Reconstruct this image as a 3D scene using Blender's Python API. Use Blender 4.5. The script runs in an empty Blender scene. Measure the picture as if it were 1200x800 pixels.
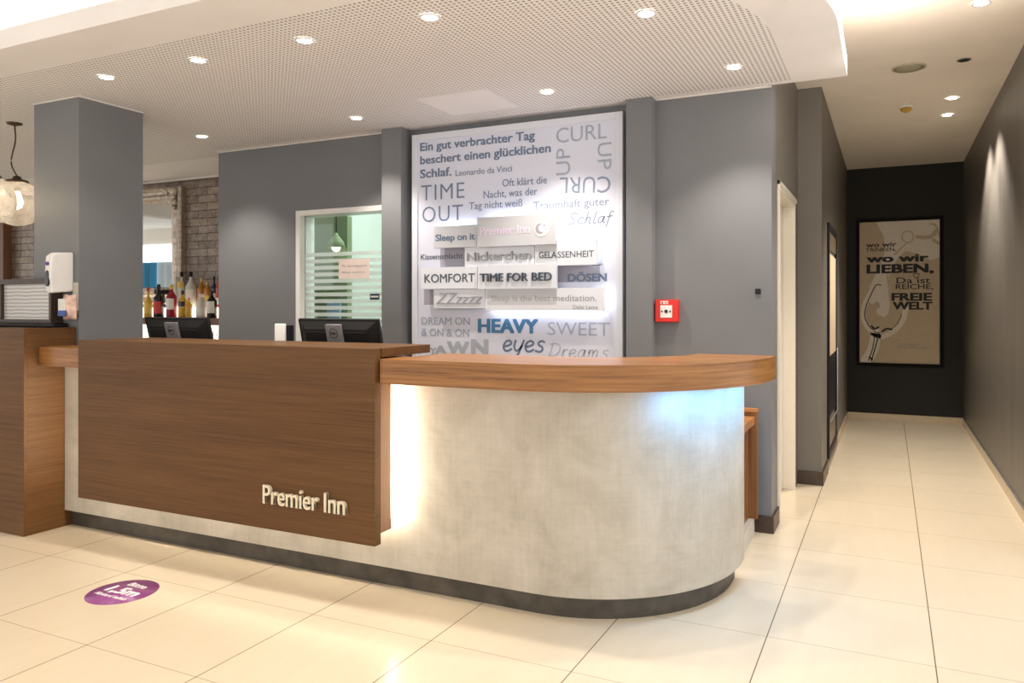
import bpy, bmesh, math, random
from mathutils import Vector, Matrix
random.seed(7)
C = bpy.context.scene.collection
SC = bpy.context.scene
PI = math.pi

# ------------------------------------------------------------------ camera, world, light, exposure
EYE = 1.3206
YAW = 0.4352
FPX, PCX, PCY = 877.346, 633.616, 359.59          # focal length and principal point for a 1200x800 frame
cd = bpy.data.cameras.new('camera')
cam = bpy.data.objects.new('camera', cd); C.objects.link(cam)
cam.location = (0, 0, EYE); cam.rotation_euler = (PI/2, 0, YAW)
cd.sensor_fit = 'HORIZONTAL'; cd.sensor_width = 36.0
cd.lens = FPX*36/1200
cd.shift_x = (600-PCX)/1200; cd.shift_y = (PCY-400)/1200
cd.clip_start = 0.02; cd.clip_end = 100
SC.camera = cam

W = bpy.data.worlds.new('world'); SC.world = W; W.use_nodes = True
W.node_tree.nodes['Background'].inputs[0].default_value = (1.0, 0.975, 0.95, 1)
W.node_tree.nodes['Background'].inputs[1].default_value = 1.35

SC.view_settings.view_transform = 'Standard'
SC.view_settings.look = 'None'
SC.view_settings.gamma = 1
SC.view_settings.use_curve_mapping = False
SC.view_settings.exposure = 0.12

WARM = (1.0, 0.90, 0.79)
COOL = (0.62, 0.80, 1.0)
P_SOFFIT = 46      # soffit downlights
P_CORR = 155        # corridor downlights
P_LOBBY_FILL = 42       # unseen lobby downlights added for fill
E_STRIP = 165       # led strip at the desk panel
E_UNDER = 95       # cool strip under the counter end
E_SIGN = 15        # led strips behind the word boards
E_COVE = 16        # cove strip on the soffit ledge

def ray(x, y):
    a = (x-PCX)/FPX; b = -(y-PCY)/FPX
    c, s = math.cos(YAW), math.sin(YAW)
    return Vector((a*c-s, a*s+c, b))
def at_y(x, y, Y):
    "world point where the photo's pixel meets the vertical plane Y = const"
    d = ray(x, y); t = Y/d.y
    return Vector((d.x*t, Y, EYE+d.z*t))

# ------------------------------------------------------------------ node helpers
def mat(name):
    m = bpy.data.materials.new(name); m.use_nodes = True
    nt = m.node_tree; b = nt.nodes['Principled BSDF']
    return m, nt, b
def N(nt, typ, **kw):
    n = nt.nodes.new(typ)
    for k, v in kw.items(): setattr(n, k, v)
    return n
def math_n(nt, op, a, b=None, c=None):
    n = N(nt, 'ShaderNodeMath', operation=op)
    for i, v in enumerate((a, b, c)):
        if v is None: continue
        if isinstance(v, (int, float)): n.inputs[i].default_value = v
        else: nt.links.new(v, n.inputs[i])
    return n.outputs[0]
def pos(nt, scale=(1, 1, 1)):
    g = N(nt, 'ShaderNodeNewGeometry')
    mp = N(nt, 'ShaderNodeMapping'); mp.inputs['Scale'].default_value = scale
    nt.links.new(g.outputs['Position'], mp.inputs['Vector'])
    return mp.outputs[0]
def noise(nt, vec, scale, detail=4, rough=0.55, dist=0):
    n = N(nt, 'ShaderNodeTexNoise')
    n.inputs['Scale'].default_value = scale; n.inputs['Detail'].default_value = detail
    n.inputs['Roughness'].default_value = rough; n.inputs['Distortion'].default_value = dist
    nt.links.new(vec, n.inputs['Vector'])
    return n.outputs['Fac']
def ramp(nt, fac, stops):
    r = N(nt, 'ShaderNodeValToRGB')
    e = r.color_ramp.elements
    while len(e) < len(stops): e.new(0.5)
    for el, (p, c) in zip(e, stops):
        el.position = p; el.color = (c[0], c[1], c[2], 1)
    nt.links.new(fac, r.inputs[0])
    return r.outputs[0]
def mixc(nt, fac, a, b, mode='MIX'):
    n = N(nt, 'ShaderNodeMix', data_type='RGBA', blend_type=mode)
    for s, v in ((n.inputs[0], fac), (n.inputs[6], a), (n.inputs[7], b)):
        if isinstance(v, (int, float)): s.default_value = v
        elif isinstance(v, tuple): s.default_value = (v[0], v[1], v[2], 1)
        else: nt.links.new(v, s)
    return n.outputs[2]
def bump(nt, b, h, strength=0.1, dist=0.01):
    n = N(nt, 'ShaderNodeBump'); n.inputs['Strength'].default_value = strength; n.inputs['Distance'].default_value = dist
    nt.links.new(h, n.inputs['Height']); nt.links.new(n.outputs[0], b.inputs['Normal'])

def plain(name, col, rough=0.5, metal=0.0, var=0.06, scale=30, spec=0.5):
    m, nt, b = mat(name)
    f = noise(nt, pos(nt), scale, 3)
    lo = tuple(max(0, c*(1-var)) for c in col); hi = tuple(min(1, c*(1+var)) for c in col)
    nt.links.new(ramp(nt, f, [(0.3, lo), (0.7, hi)]), b.inputs['Base Color'])
    b.inputs['Roughness'].default_value = rough; b.inputs['Metallic'].default_value = metal
    b.inputs['Specular IOR Level'].default_value = spec
    return m
def glow(name, col, strength):
    m, nt, b = mat(name)
    b.inputs['Base Color'].default_value = (0.8, 0.8, 0.8, 1)
    b.inputs['Emission Color'].default_value = (*col, 1); b.inputs['Emission Strength'].default_value = strength
    return m
def glass(name, tint=(1, 1, 1), refl=0.5, ripple=0, rough=0.02):
    m, nt, b = mat(name)
    nt.nodes.remove(b); out = nt.nodes['Material Output']
    tr = N(nt, 'ShaderNodeBsdfTransparent'); tr.inputs[0].default_value = (*tint, 1)
    gl = N(nt, 'ShaderNodeBsdfGlossy'); gl.inputs['Roughness'].default_value = rough
    fr = N(nt, 'ShaderNodeFresnel'); fr.inputs[0].default_value = 1.45
    k = math_n(nt, 'MULTIPLY', fr.outputs[0], refl*2)
    if ripple:
        h = noise(nt, pos(nt), ripple, 2)
        bp = N(nt, 'ShaderNodeBump'); bp.inputs['Strength'].default_value = 0.6; bp.inputs['Distance'].default_value = 0.02
        nt.links.new(h, bp.inputs['Height']); nt.links.new(bp.outputs[0], gl.inputs['Normal']); nt.links.new(bp.outputs[0], fr.inputs['Normal'])
    mx = N(nt, 'ShaderNodeMixShader')
    nt.links.new(k, mx.inputs[0]); nt.links.new(tr.outputs[0], mx.inputs[1]); nt.links.new(gl.outputs[0], mx.inputs[2])
    nt.links.new(mx.outputs[0], out.inputs[0])
    return m

# ------------------------------------------------------------------ materials
def m_floor():
    m, nt, b = mat('polished_beige_tile')
    g = N(nt, 'ShaderNodeNewGeometry'); sp = N(nt, 'ShaderNodeSeparateXYZ'); nt.links.new(g.outputs['Position'], sp.inputs[0])
    T = 0.6
    u = math_n(nt, 'DIVIDE', math_n(nt, 'ADD', sp.outputs[0], 12-0.1565), T)
    v = math_n(nt, 'DIVIDE', math_n(nt, 'ADD', sp.outputs[1], 12-0.1054), T)
    def edge(w, half):
        f = math_n(nt, 'FRACT', w)
        d = math_n(nt, 'MINIMUM', f, math_n(nt, 'SUBTRACT', 1, f))
        return math_n(nt, 'LESS_THAN', d, half/T)
    gu = edge(u, 0.0021); gv = edge(v, 0.0016)
    cell = N(nt, 'ShaderNodeCombineXYZ')
    nt.links.new(math_n(nt, 'FLOOR', u), cell.inputs[0]); nt.links.new(math_n(nt, 'FLOOR', v), cell.inputs[1])
    wn = N(nt, 'ShaderNodeTexWhiteNoise', noise_dimensions='2D'); nt.links.new(cell.outputs[0], wn.inputs['Vector'])
    n1 = noise(nt, pos(nt, (1, 1, 1)), 2.2, 6, 0.6)
    n2 = noise(nt, pos(nt, (6, 1.2, 1)), 3, 3)
    base = ramp(nt, n1, [(0.25, (0.665, 0.57, 0.425)), (0.75, (0.70, 0.61, 0.465))])
    base = mixc(nt, 0.18, base, ramp(nt, n2, [(0.3, (0.62, 0.525, 0.38)), (0.7, (0.73, 0.645, 0.50))]))
    base = mixc(nt, 0.10, base, ramp(nt, wn.outputs[0], [(0, (0.61, 0.51, 0.37)), (1, (0.75, 0.665, 0.52))]))
    base = mixc(nt, math_n(nt, 'MULTIPLY', gv, 0.85), base, (0.30, 0.235, 0.15))
    base = mixc(nt, math_n(nt, 'MULTIPLY', gu, 0.95), base, (0.13, 0.095, 0.06))
    nt.links.new(base, b.inputs['Base Color'])
    b.inputs['Roughness'].default_value = 0.2; b.inputs['Specular IOR Level'].default_value = 0.5
    return m
def m_wood(name, cols, axis, sx, fine, rough=0.4, spec=0.45):
    m, nt, b = mat(name); b.inputs['Specular IOR Level'].default_value = spec
    def pos(nt, sc):
        if axis != 'uv': return globals()['pos'](nt, sc)
        u = N(nt, 'ShaderNodeUVMap', uv_map='grain'); mp = N(nt, 'ShaderNodeMapping'); mp.inputs['Scale'].default_value = sc
        nt.links.new(u.outputs[0], mp.inputs['Vector']); return mp.outputs[0]
    sc = {'uv': (0.55, sx, sx), 'x': (0.55, sx, sx), 'y': (sx, 0.55, sx), 'z': (sx, sx, 0.55)}[axis]
    v = pos(nt, sc)
    n1 = noise(nt, v, 1.0, 5, 0.6, 0.6)
    sc2 = {'uv': (2.2, sx*fine, sx*fine), 'x': (2.2, sx*fine, sx*fine), 'y': (sx*fine, 2.2, sx*fine), 'z': (sx*fine, sx*fine, 2.2)}[axis]
    n2 = noise(nt, pos(nt, sc2), 1.0, 4, 0.7)
    base = ramp(nt, n1, [(p, c) for p, c in zip((0.28, 0.45, 0.58, 0.75), cols)])
    base = mixc(nt, 0.5, base, ramp(nt, n2, [(0.32, tuple(c*0.6 for c in cols[0])), (0.5, cols[1]), (0.72, cols[3])]))
    nt.links.new(base, b.inputs['Base Color'])
    b.inputs['Roughness'].default_value = rough
    bump(nt, b, n2, 0.12, 0.002)
    return m
def m_concrete():
    m, nt, b = mat('pale_concrete_laminate')
    n1 = noise(nt, pos(nt), 3.6, 9, 0.68, 0.4)
    n2 = noise(nt, pos(nt, (70, 70, 6)), 1, 3, 0.6)
    n3 = noise(nt, pos(nt, (6, 6, 80)), 1, 3, 0.6)
    base = ramp(nt, n1, [(0.30, (0.35, 0.312, 0.25)), (0.5, (0.47, 0.427, 0.355)), (0.68, (0.57, 0.53, 0.455))])
    base = mixc(nt, 0.13, base, ramp(nt, n2, [(0.3, (0.36, 0.33, 0.28)), (0.7, (0.68, 0.64, 0.57))]))
    base = mixc(nt, 0.10, base, ramp(nt, n3, [(0.3, (0.36, 0.33, 0.28)), (0.7, (0.68, 0.64, 0.57))]))
    nt.links.new(base, b.inputs['Base Color']); b.inputs['Roughness'].default_value = 0.55
    bump(nt, b, n2, 0.05, 0.002)
    return m
def m_paint(name, col, rough=0.5):
    m, nt, b = mat(name)
    n1 = noise(nt, pos(nt), 1.4, 3); n2 = noise(nt, pos(nt), 180, 2)
    nt.links.new(ramp(nt, n1, [(0.3, tuple(c*0.95 for c in col)), (0.7, tuple(c*1.05 for c in col))]), b.inputs['Base Color'])
    b.inputs['Roughness'].default_value = rough; b.inputs['Specular IOR Level'].default_value = 0.35
    bump(nt, b, n2, 0.05, 0.001)
    return m
def m_plaster():
    m, nt, b = mat('brushed_dark_plaster')
    n1 = noise(nt, pos(nt, (5, 5, 0.35)), 1.6, 5, 0.6); n2 = noise(nt, pos(nt, (70, 70, 2.5)), 1, 3)
    base = ramp(nt, n1, [(0.3, (0.125, 0.115, 0.102)), (0.7, (0.185, 0.17, 0.151))])
    base = mixc(nt, 0.25, base, ramp(nt, n2, [(0.3, (0.108, 0.099, 0.088)), (0.7, (0.228, 0.21, 0.188))]))
    nt.links.new(base, b.inputs['Base Color']); b.inputs['Roughness'].default_value = 0.42
    bump(nt, b, n2, 0.08, 0.002)
    return m
def m_perforated():
    m, nt, b = mat('perforated_plasterboard')
    g = N(nt, 'ShaderNodeNewGeometry'); sp = N(nt, 'ShaderNodeSeparateXYZ'); nt.links.new(g.outputs['Position'], sp.inputs[0])
    P = 0.0255
    fu = math_n(nt, 'SUBTRACT', math_n(nt, 'FRACT', math_n(nt, 'DIVIDE', math_n(nt, 'ADD', sp.outputs[0], 20), P)), 0.5)
    fv = math_n(nt, 'SUBTRACT', math_n(nt, 'FRACT', math_n(nt, 'DIVIDE', math_n(nt, 'ADD', sp.outputs[1], 20), P)), 0.5)
    r2 = math_n(nt, 'ADD', math_n(nt, 'MULTIPLY', fu, fu), math_n(nt, 'MULTIPLY', fv, fv))
    hole = math_n(nt, 'LESS_THAN', r2, 0.285**2)
    col = mixc(nt, hole, (0.87, 0.865, 0.885), (0.33, 0.315, 0.305))
    nt.links.new(col, b.inputs['Base Color']); b.inputs['Roughness'].default_value = 0.8
    return m
def m_brick():
    m, nt, b = mat('glazed_brown_brick_tile')
    g = N(nt, 'ShaderNodeNewGeometry'); sp = N(nt, 'ShaderNodeSeparateXYZ'); nt.links.new(g.outputs['Position'], sp.inputs[0])
    cb = N(nt, 'ShaderNodeCombineXYZ'); nt.links.new(sp.outputs[0], cb.inputs[0]); nt.links.new(sp.outputs[2], cb.inputs[1])
    br = N(nt, 'ShaderNodeTexBrick'); nt.links.new(cb.outputs[0], br.inputs['Vector'])
    br.inputs['Scale'].default_value = 1; br.inputs['Brick Width'].default_value = 0.24; br.inputs['Row Height'].default_value = 0.076
    br.inputs['Mortar Size'].default_value = 0.004; br.inputs['Bias'].default_value = 0
    br.inputs['Color1'].default_value = (0.135, 0.095, 0.072, 1); br.inputs['Color2'].default_value = (0.30, 0.235, 0.185, 1)
    br.inputs['Mortar'].default_value = (0.045, 0.035, 0.03, 1)
    n1 = noise(nt, pos(nt), 14, 4)
    base = mixc(nt, 0.35, br.outputs[0], ramp(nt, n1, [(0.3, (0.08, 0.055, 0.04)), (0.7, (0.36, 0.29, 0.23))]))
    nt.links.new(base, b.inputs['Base Color']); b.inputs['Roughness'].default_value = 0.22; b.inputs['Metallic'].default_value = 0.3
    h = math_n(nt, 'ADD', math_n(nt, 'MULTIPLY', br.outputs['Fac'], -1.0), math_n(nt, 'MULTIPLY', n1, 1.2))
    bump(nt, b, h, 0.9, 0.012)
    return m
def m_stripes():
    "clear glass crossed by frosted bands below 1.75 m"
    m, nt, b = mat('glass_with_frosted_bands')
    nt.nodes.remove(b); out = nt.nodes['Material Output']
    g = N(nt, 'ShaderNodeNewGeometry'); sp = N(nt, 'ShaderNodeSeparateXYZ'); nt.links.new(g.outputs['Position'], sp.inputs[0])
    f = math_n(nt, 'FRACT', math_n(nt, 'DIVIDE', sp.outputs[2], 0.052))
    band = math_n(nt, 'LESS_THAN', f, 0.55)
    low = math_n(nt, 'LESS_THAN', sp.outputs[2], 1.745)
    k = math_n(nt, 'MULTIPLY', math_n(nt, 'MULTIPLY', band, low), 0.62)
    tr = N(nt, 'ShaderNodeBsdfTransparent'); tr.inputs[0].default_value = (0.92, 0.97, 0.94, 1)
    df = N(nt, 'ShaderNodeBsdfTranslucent'); df.inputs[0].default_value = (0.88, 0.92, 0.88, 1)
    d2 = N(nt, 'ShaderNodeBsdfDiffuse'); d2.inputs[0].default_value = (0.80, 0.84, 0.80, 1)
    fm = N(nt, 'ShaderNodeMixShader'); fm.inputs[0].default_value = 0.5
    nt.links.new(df.outputs[0], fm.inputs[1]); nt.links.new(d2.outputs[0], fm.inputs[2])
    mx = N(nt, 'ShaderNodeMixShader'); nt.links.new(k, mx.inputs[0]); nt.links.new(tr.outputs[0], mx.inputs[1]); nt.links.new(fm.outputs[0], mx.inputs[2])
    gl = N(nt, 'ShaderNodeBsdfGlossy'); gl.inputs['Roughness'].default_value = 0.02
    fr = N(nt, 'ShaderNodeFresnel'); fr.inputs[0].default_value = 1.4
    m2 = N(nt, 'ShaderNodeMixShader'); nt.links.new(fr.outputs[0], m2.inputs[0]); nt.links.new(mx.outputs[0], m2.inputs[1]); nt.links.new(gl.outputs[0], m2.inputs[2])
    nt.links.new(m2.outputs[0], out.inputs[0])
    return m
def m_ornate():
    m, nt, b = mat('aged_silver_gilt')
    n1 = noise(nt, pos(nt), 26, 3)
    nt.links.new(ramp(nt, n1, [(0.3, (0.34, 0.27, 0.21)), (0.55, (0.50, 0.43, 0.36)), (0.75, (0.68, 0.61, 0.53))]), b.inputs['Base Color'])
    b.inputs['Metallic'].default_value = 0.6; b.inputs['Roughness'].default_value = 0.35
    bump(nt, b, n1, 0.2, 0.006)
    return m

FLOOR = m_floor(); CONCRETE = m_concrete(); PLASTER = m_plaster(); PERF = m_perforated(); BRICK = m_brick(); BANDS = m_stripes(); ORNATE = m_ornate()
DARKWOOD = m_wood('dark_oak_veneer', [(0.082, 0.036, 0.0115), (0.118, 0.054, 0.018), (0.140, 0.067, 0.023), (0.172, 0.087, 0.032)], 'x', 16, 7, 0.45, 0.25)
DARKWOOD_V = m_wood('dark_oak_veneer_side', [(0.082, 0.036, 0.0115), (0.118, 0.054, 0.018), (0.140, 0.067, 0.023), (0.172, 0.087, 0.032)], 'y', 16, 7, 0.45, 0.25)
ORANGE = m_wood('orange_walnut_veneer', [(0.22, 0.085, 0.026), (0.38, 0.165, 0.055), (0.47, 0.215, 0.078), (0.56, 0.29, 0.12)], 'x', 17, 4, 0.30)
ORANGE_UV = m_wood('orange_walnut_counter', [(0.090, 0.033, 0.009), (0.29, 0.125, 0.034), (0.375, 0.170, 0.050), (0.46, 0.23, 0.08)], 'uv', 22, 3, 0.30)
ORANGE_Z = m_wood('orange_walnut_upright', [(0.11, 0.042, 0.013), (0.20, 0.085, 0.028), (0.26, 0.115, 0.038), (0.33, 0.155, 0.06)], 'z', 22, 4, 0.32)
POSTWOOD = m_wood('brown_post_wood', [(0.10, 0.045, 0.022), (0.16, 0.075, 0.035), (0.20, 0.09, 0.045), (0.25, 0.12, 0.06)], 'z', 30, 4, 0.4)
PLINTH = plain('dark_metal_plinth', (0.085, 0.075, 0.062), 0.42, 0.3, 0.35, 9)
GREY = m_paint('grey_wall_paint', (0.196, 0.202, 0.215), 0.55)
CORRGREY = m_paint('corridor_grey_paint', (0.185, 0.172, 0.150), 0.5)
BLACKWALL = m_paint('black_wall_paint', (0.018, 0.0165, 0.014), 0.6)
WHITE = m_paint('ceiling_white', (0.88, 0.82, 0.745), 0.8)
BORDER = m_paint('soffit_white', (0.87, 0.862, 0.88), 0.75)
TRIM = plain('white_bead', (0.72, 0.70, 0.66), 0.5)
CREAM = plain('cream_door_paint', (0.78, 0.73, 0.63), 0.4, 0, 0.015)
BBWOOD = plain('dark_brown_skirting', (0.055, 0.033, 0.022), 0.35, 0, 0.2)
BBTILE = plain('beige_tile_skirting', (0.62, 0.50, 0.33), 0.2, 0, 0.06)
STEEL = plain('brushed_steel', (0.55, 0.55, 0.54), 0.3, 0.9)
BLACKPL = plain('black_plastic', (0.007, 0.007, 0.008), 0.5, 0, 0.06, 30, 0.3)
DARKPL = plain('dark_grey_plastic', (0.03, 0.03, 0.032), 0.45)
GREYPL = plain('mid_grey_plastic', (0.19, 0.19, 0.20), 0.4)
WHITEPL = plain('white_plastic', (0.82, 0.82, 0.80), 0.3, 0, 0.02)
REDPL = plain('red_plastic', (0.72, 0.022, 0.012), 0.3, 0, 0.05)
PAPER = plain('paper_white', (0.82, 0.80, 0.78), 0.7, 0, 0.03)
PINKPAPER = plain('pink_paper', (0.78, 0.66, 0.60), 0.7, 0, 0.03)
SIGNFACE = plain('sign_panel_lavender', (0.72, 0.75, 0.88), 0.5, 0, 0.01)
SIGNFRAME = plain('sign_frame_white', (0.74, 0.78, 0.86), 0.4, 0, 0.01)
BOARD = plain('board_white', (0.82, 0.86, 0.94), 0.5, 0, 0.01)
BOARDGREY = plain('board_grey', (0.62, 0.645, 0.69), 0.5, 0, 0.01)
LAVENDER = plain('board_lavender', (0.40, 0.39, 0.46), 0.5, 0, 0.01)
INK = plain('slate_ink', (0.075, 0.095, 0.135), 0.5)
INKMID = plain('slate_ink_mid', (0.15, 0.21, 0.33), 0.5)
INKPALE = plain('slate_ink_pale', (0.37, 0.43, 0.54), 0.5)
INKFAINT = plain('slate_ink_faint', (0.42, 0.46, 0.55), 0.5)
INKBLUE = plain('blue_ink', (0.06, 0.21, 0.42), 0.5)
INKSOFT = plain('slate_ink_soft', (0.25, 0.31, 0.43), 0.5)
INKGREY = plain('grey_ink', (0.36, 0.37, 0.39), 0.5)
BLACKINK = plain('black_ink', (0.02, 0.02, 0.022), 0.6)
CREAMLET = plain('cream_letters', (0.80, 0.72, 0.55), 0.4)
PURPLE = plain('purple_vinyl', (0.27, 0.06, 0.23), 0.3, 0, 0.10, 6)
LILAC = plain('lilac_print', (0.86, 0.74, 0.95), 0.5)
WHITEINK = plain('white_print', (0.88, 0.86, 0.88), 0.5)
KRAFT = plain('poster_beige', (0.64, 0.52, 0.36), 0.6, 0, 0.04)
PALEPRINT = plain('poster_pale', (0.86, 0.79, 0.69), 0.6, 0, 0.03)
BRONZE = plain('bronze_metal', (0.10, 0.07, 0.05), 0.35, 0.8)
MINT = m_paint('mint_wall_paint', (0.70, 0.76, 0.72), 0.6)
OFFGREEN = m_paint('green_wall_paint', (0.27, 0.34, 0.19), 0.6)
BLUECLOTH = plain('blue_curtain_cloth', (0.04, 0.25, 0.44), 0.9)
PALECLOTH = plain('pale_curtain_cloth', (0.62, 0.74, 0.82), 0.9)
BRASSPANEL = plain('bronze_panel', (0.22, 0.17, 0.115), 0.3, 0.3)
YELLOWPL = plain('amber_plastic', (0.55, 0.33, 0.05), 0.35)
CREAMGREY = plain('pale_grey_foot', (0.55, 0.52, 0.46), 0.5)
CLEAR = glass('clear_glass', (0.96, 0.97, 0.97), 0.6)
GLOBE = glass('rippled_globe_glass', (0.98, 0.965, 0.95), 0.5, 9, 0.05)
_nt = GLOBE.node_tree; _mo = _nt.nodes['Material Output']; _old = _mo.inputs[0].links[0].from_socket
_tl = N(_nt, 'ShaderNodeBsdfTranslucent'); _tl.inputs[0].default_value = (0.9, 0.86, 0.82, 1)
_mm = N(_nt, 'ShaderNodeMixShader'); _nt.links.new(math_n(_nt, 'MULTIPLY', ramp(_nt, noise(_nt, pos(_nt), 16, 3), [(0.30, (0.25, 0.25, 0.25)), (0.75, (0.8, 0.8, 0.8))]), 0.42), _mm.inputs[0])
_nt.links.new(_old, _mm.inputs[1]); _nt.links.new(_tl.outputs[0], _mm.inputs[2]); _nt.links.new(_mm.outputs[0], _mo.inputs[0])
MIRRORM, _nt, _b = mat('mirror_silver'); _b.inputs['Metallic'].default_value = 1; _b.inputs['Roughness'].default_value = 0.02; _b.inputs['Base Color'].default_value = (0.85, 0.87, 0.88, 1)
L_WARM = glow('downlight_lens', (1.0, 0.93, 0.82), 16)
L_BULB = glow('filament_bulb', (1.0, 0.80, 0.55), 25)
L_STRIP = glow('warm_led', (1.0, 0.88, 0.68), E_STRIP)
L_LOW = glow('warm_led_low', (1.0, 0.88, 0.68), 45)
L_COOL = glow('cool_led', (0.10, 0.46, 1.0), E_UNDER)
L_SIGN = glow('sign_led', (0.86, 0.92, 1.0), E_SIGN)
L_COVE = glow('cove_led', (1.0, 0.94, 0.83), E_COVE)
L_RISER = glow('lit_shelf_riser', (1.0, 0.90, 0.70), 2.6)
L_OFFICE_FILL = glow('office_fill_panel', (0.95, 1.0, 0.98), 5)
L_WINDOW = glow('daylit_window', (0.80, 0.92, 1.0), 1.6)

# ------------------------------------------------------------------ mesh helpers
def box(bm, x0, x1, y0, y1, z0, z1):
    v = [bm.verts.new(p) for p in ((x0,y0,z0),(x1,y0,z0),(x1,y1,z0),(x0,y1,z0),(x0,y0,z1),(x1,y0,z1),(x1,y1,z1),(x0,y1,z1))]
    for f in ((0,3,2,1),(4,5,6,7),(0,1,5,4),(1,2,6,5),(2,3,7,6),(3,0,4,7)): bm.faces.new([v[i] for i in f])
    return bm
def prism(bm, poly, z0, z1):
    "upright prism on an x,y outline"
    a = [bm.verts.new((x, y, z0)) for x, y in poly]; b = [bm.verts.new((x, y, z1)) for x, y in poly]
    bm.faces.new(a[::-1]); bm.faces.new(b)
    n = len(poly)
    for i in range(n): bm.faces.new((a[i], a[(i+1) % n], b[(i+1) % n], b[i]))
    bmesh.ops.recalc_face_normals(bm, faces=bm.faces)
    return bm
def prism_y(bm, poly, y0, y1):
    "prism on an x,z outline, running along y"
    a = [bm.verts.new((x, y0, z)) for x, z in poly]; b = [bm.verts.new((x, y1, z)) for x, z in poly]
    bm.faces.new(a); bm.faces.new(b[::-1])
    n = len(poly)
    for i in range(n): bm.faces.new((a[i], b[i], b[(i+1) % n], a[(i+1) % n]))
    bmesh.ops.recalc_face_normals(bm, faces=bm.faces)
    return bm
def lathe(bm, prof, cx, cy, cz=0, n=24, cap=True):
    rings = []
    for r, z in prof:
        rings.append([bm.verts.new((cx+r*math.cos(2*PI*i/n), cy+r*math.sin(2*PI*i/n), cz+z)) for i in range(n)])
    for a, b in zip(rings, rings[1:]):
        for i in range(n): bm.faces.new((a[i], a[(i+1) % n], b[(i+1) % n], b[i]))
    if cap:
        bm.faces.new(rings[0][::-1]); bm.faces.new(rings[-1])
    bmesh.ops.recalc_face_normals(bm, faces=bm.faces)
    for f in bm.faces: f.smooth = True
    return bm
def tube(bm, pts, r, n=8):
    pts = [Vector(p) for p in pts]; rings = []
    for i, p in enumerate(pts):
        t = (pts[min(i+1, len(pts)-1)]-pts[max(i-1, 0)]).normalized()
        u = t.cross(Vector((0, 0, 1)));  u = u.normalized() if u.length > 1e-4 else Vector((1, 0, 0))
        w = t.cross(u)
        rings.append([bm.verts.new(p+u*r*math.cos(2*PI*k/n)+w*r*math.sin(2*PI*k/n)) for k in range(n)])
    for a, b in zip(rings, rings[1:]):
        for k in range(n): bm.faces.new((a[k], a[(k+1) % n], b[(k+1) % n], b[k]))
    bm.faces.new(rings[0][::-1]); bm.faces.new(rings[-1])
    for f in bm.faces: f.smooth = True
    return bm
def catmull(pts, k=6):
    out = []
    n = len(pts)
    for i in range(n-1):
        p0, p1, p2, p3 = pts[max(i-1, 0)], pts[i], pts[i+1], pts[min(i+2, n-1)]
        for j in range(k):
            t = j/k
            out.append(tuple(0.5*(2*b+(c-a)*t+(2*a-5*b+4*c-d)*t*t+(3*b-a-3*c+d)*t**3) for a, b, c, d in zip(p0, p1, p2, p3)))
    out.append(tuple(pts[-1]))
    return out
def ribbon(bm, pts, w, y, depth=0.0012):
    "flat printed stroke of width w along x,z points on the plane y"
    P = [Vector((p[0], p[1])) for p in pts]
    L, R = [], []
    for i, p in enumerate(P):
        t = P[min(i+1, len(P)-1)]-P[max(i-1, 0)]
        if t.length < 1e-9: t = Vector((1, 0))
        t.normalize(); nrm = Vector((-t.y, t.x))*w/2
        L.append(bm.verts.new((p.x+nrm.x, y, p.y+nrm.y))); R.append(bm.verts.new((p.x-nrm.x, y, p.y-nrm.y)))
    for i in range(len(P)-1): bm.faces.new((L[i], R[i], R[i+1], L[i+1]))
    for c in (P[0], P[-1]):
        vs = [bm.verts.new((c.x+w/2*math.cos(2*PI*k/10), y+0.00005, c.y+w/2*math.sin(2*PI*k/10))) for k in range(10)]
        bm.faces.new(vs)
    return bm
def B(): return bmesh.new()

WORLD = {}
def obj(name, bm, m, parent=None, bevel=0.0, seg=2, smooth=False):
    "one mesh object built in world coordinates; a child is shifted into its parent's frame"
    me = bpy.data.meshes.new(name)
    off = WORLD.get(parent.name, Vector((0, 0, 0))) if parent else Vector((0, 0, 0))
    if off.length: bmesh.ops.translate(bm, verts=bm.verts, vec=-off)
    if smooth:
        for f in bm.faces: f.smooth = True
    bm.to_mesh(me); bm.free()
    me.materials.append(m)
    o = bpy.data.objects.new(name, me); C.objects.link(o)
    if parent: o.parent = parent
    WORLD[o.name] = off
    if bevel:
        b = o.modifiers.new('edge', 'BEVEL'); b.width = bevel; b.segments = seg; b.limit_method = 'ANGLE'; b.angle_limit = 0.6
    return o
def tag(o, label, cat, group=None, kind=None):
    o['label'] = label; o['category'] = cat
    if group: o['group'] = group
    if kind: o['kind'] = kind
    return o
def thing(name, label, cat, loc, group=None):
    o = bpy.data.objects.new(name, None); C.objects.link(o); o.location = loc; o.empty_display_size = 0.1
    WORLD[o.name] = Vector(loc)
    return tag(o, label, cat, group)
def struct(name, bm, m, label, cat, parent=None, bevel=0.0):
    o = obj(name, bm, m, parent, bevel)
    if parent is None: tag(o, label, cat, None, 'structure')
    return o

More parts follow.
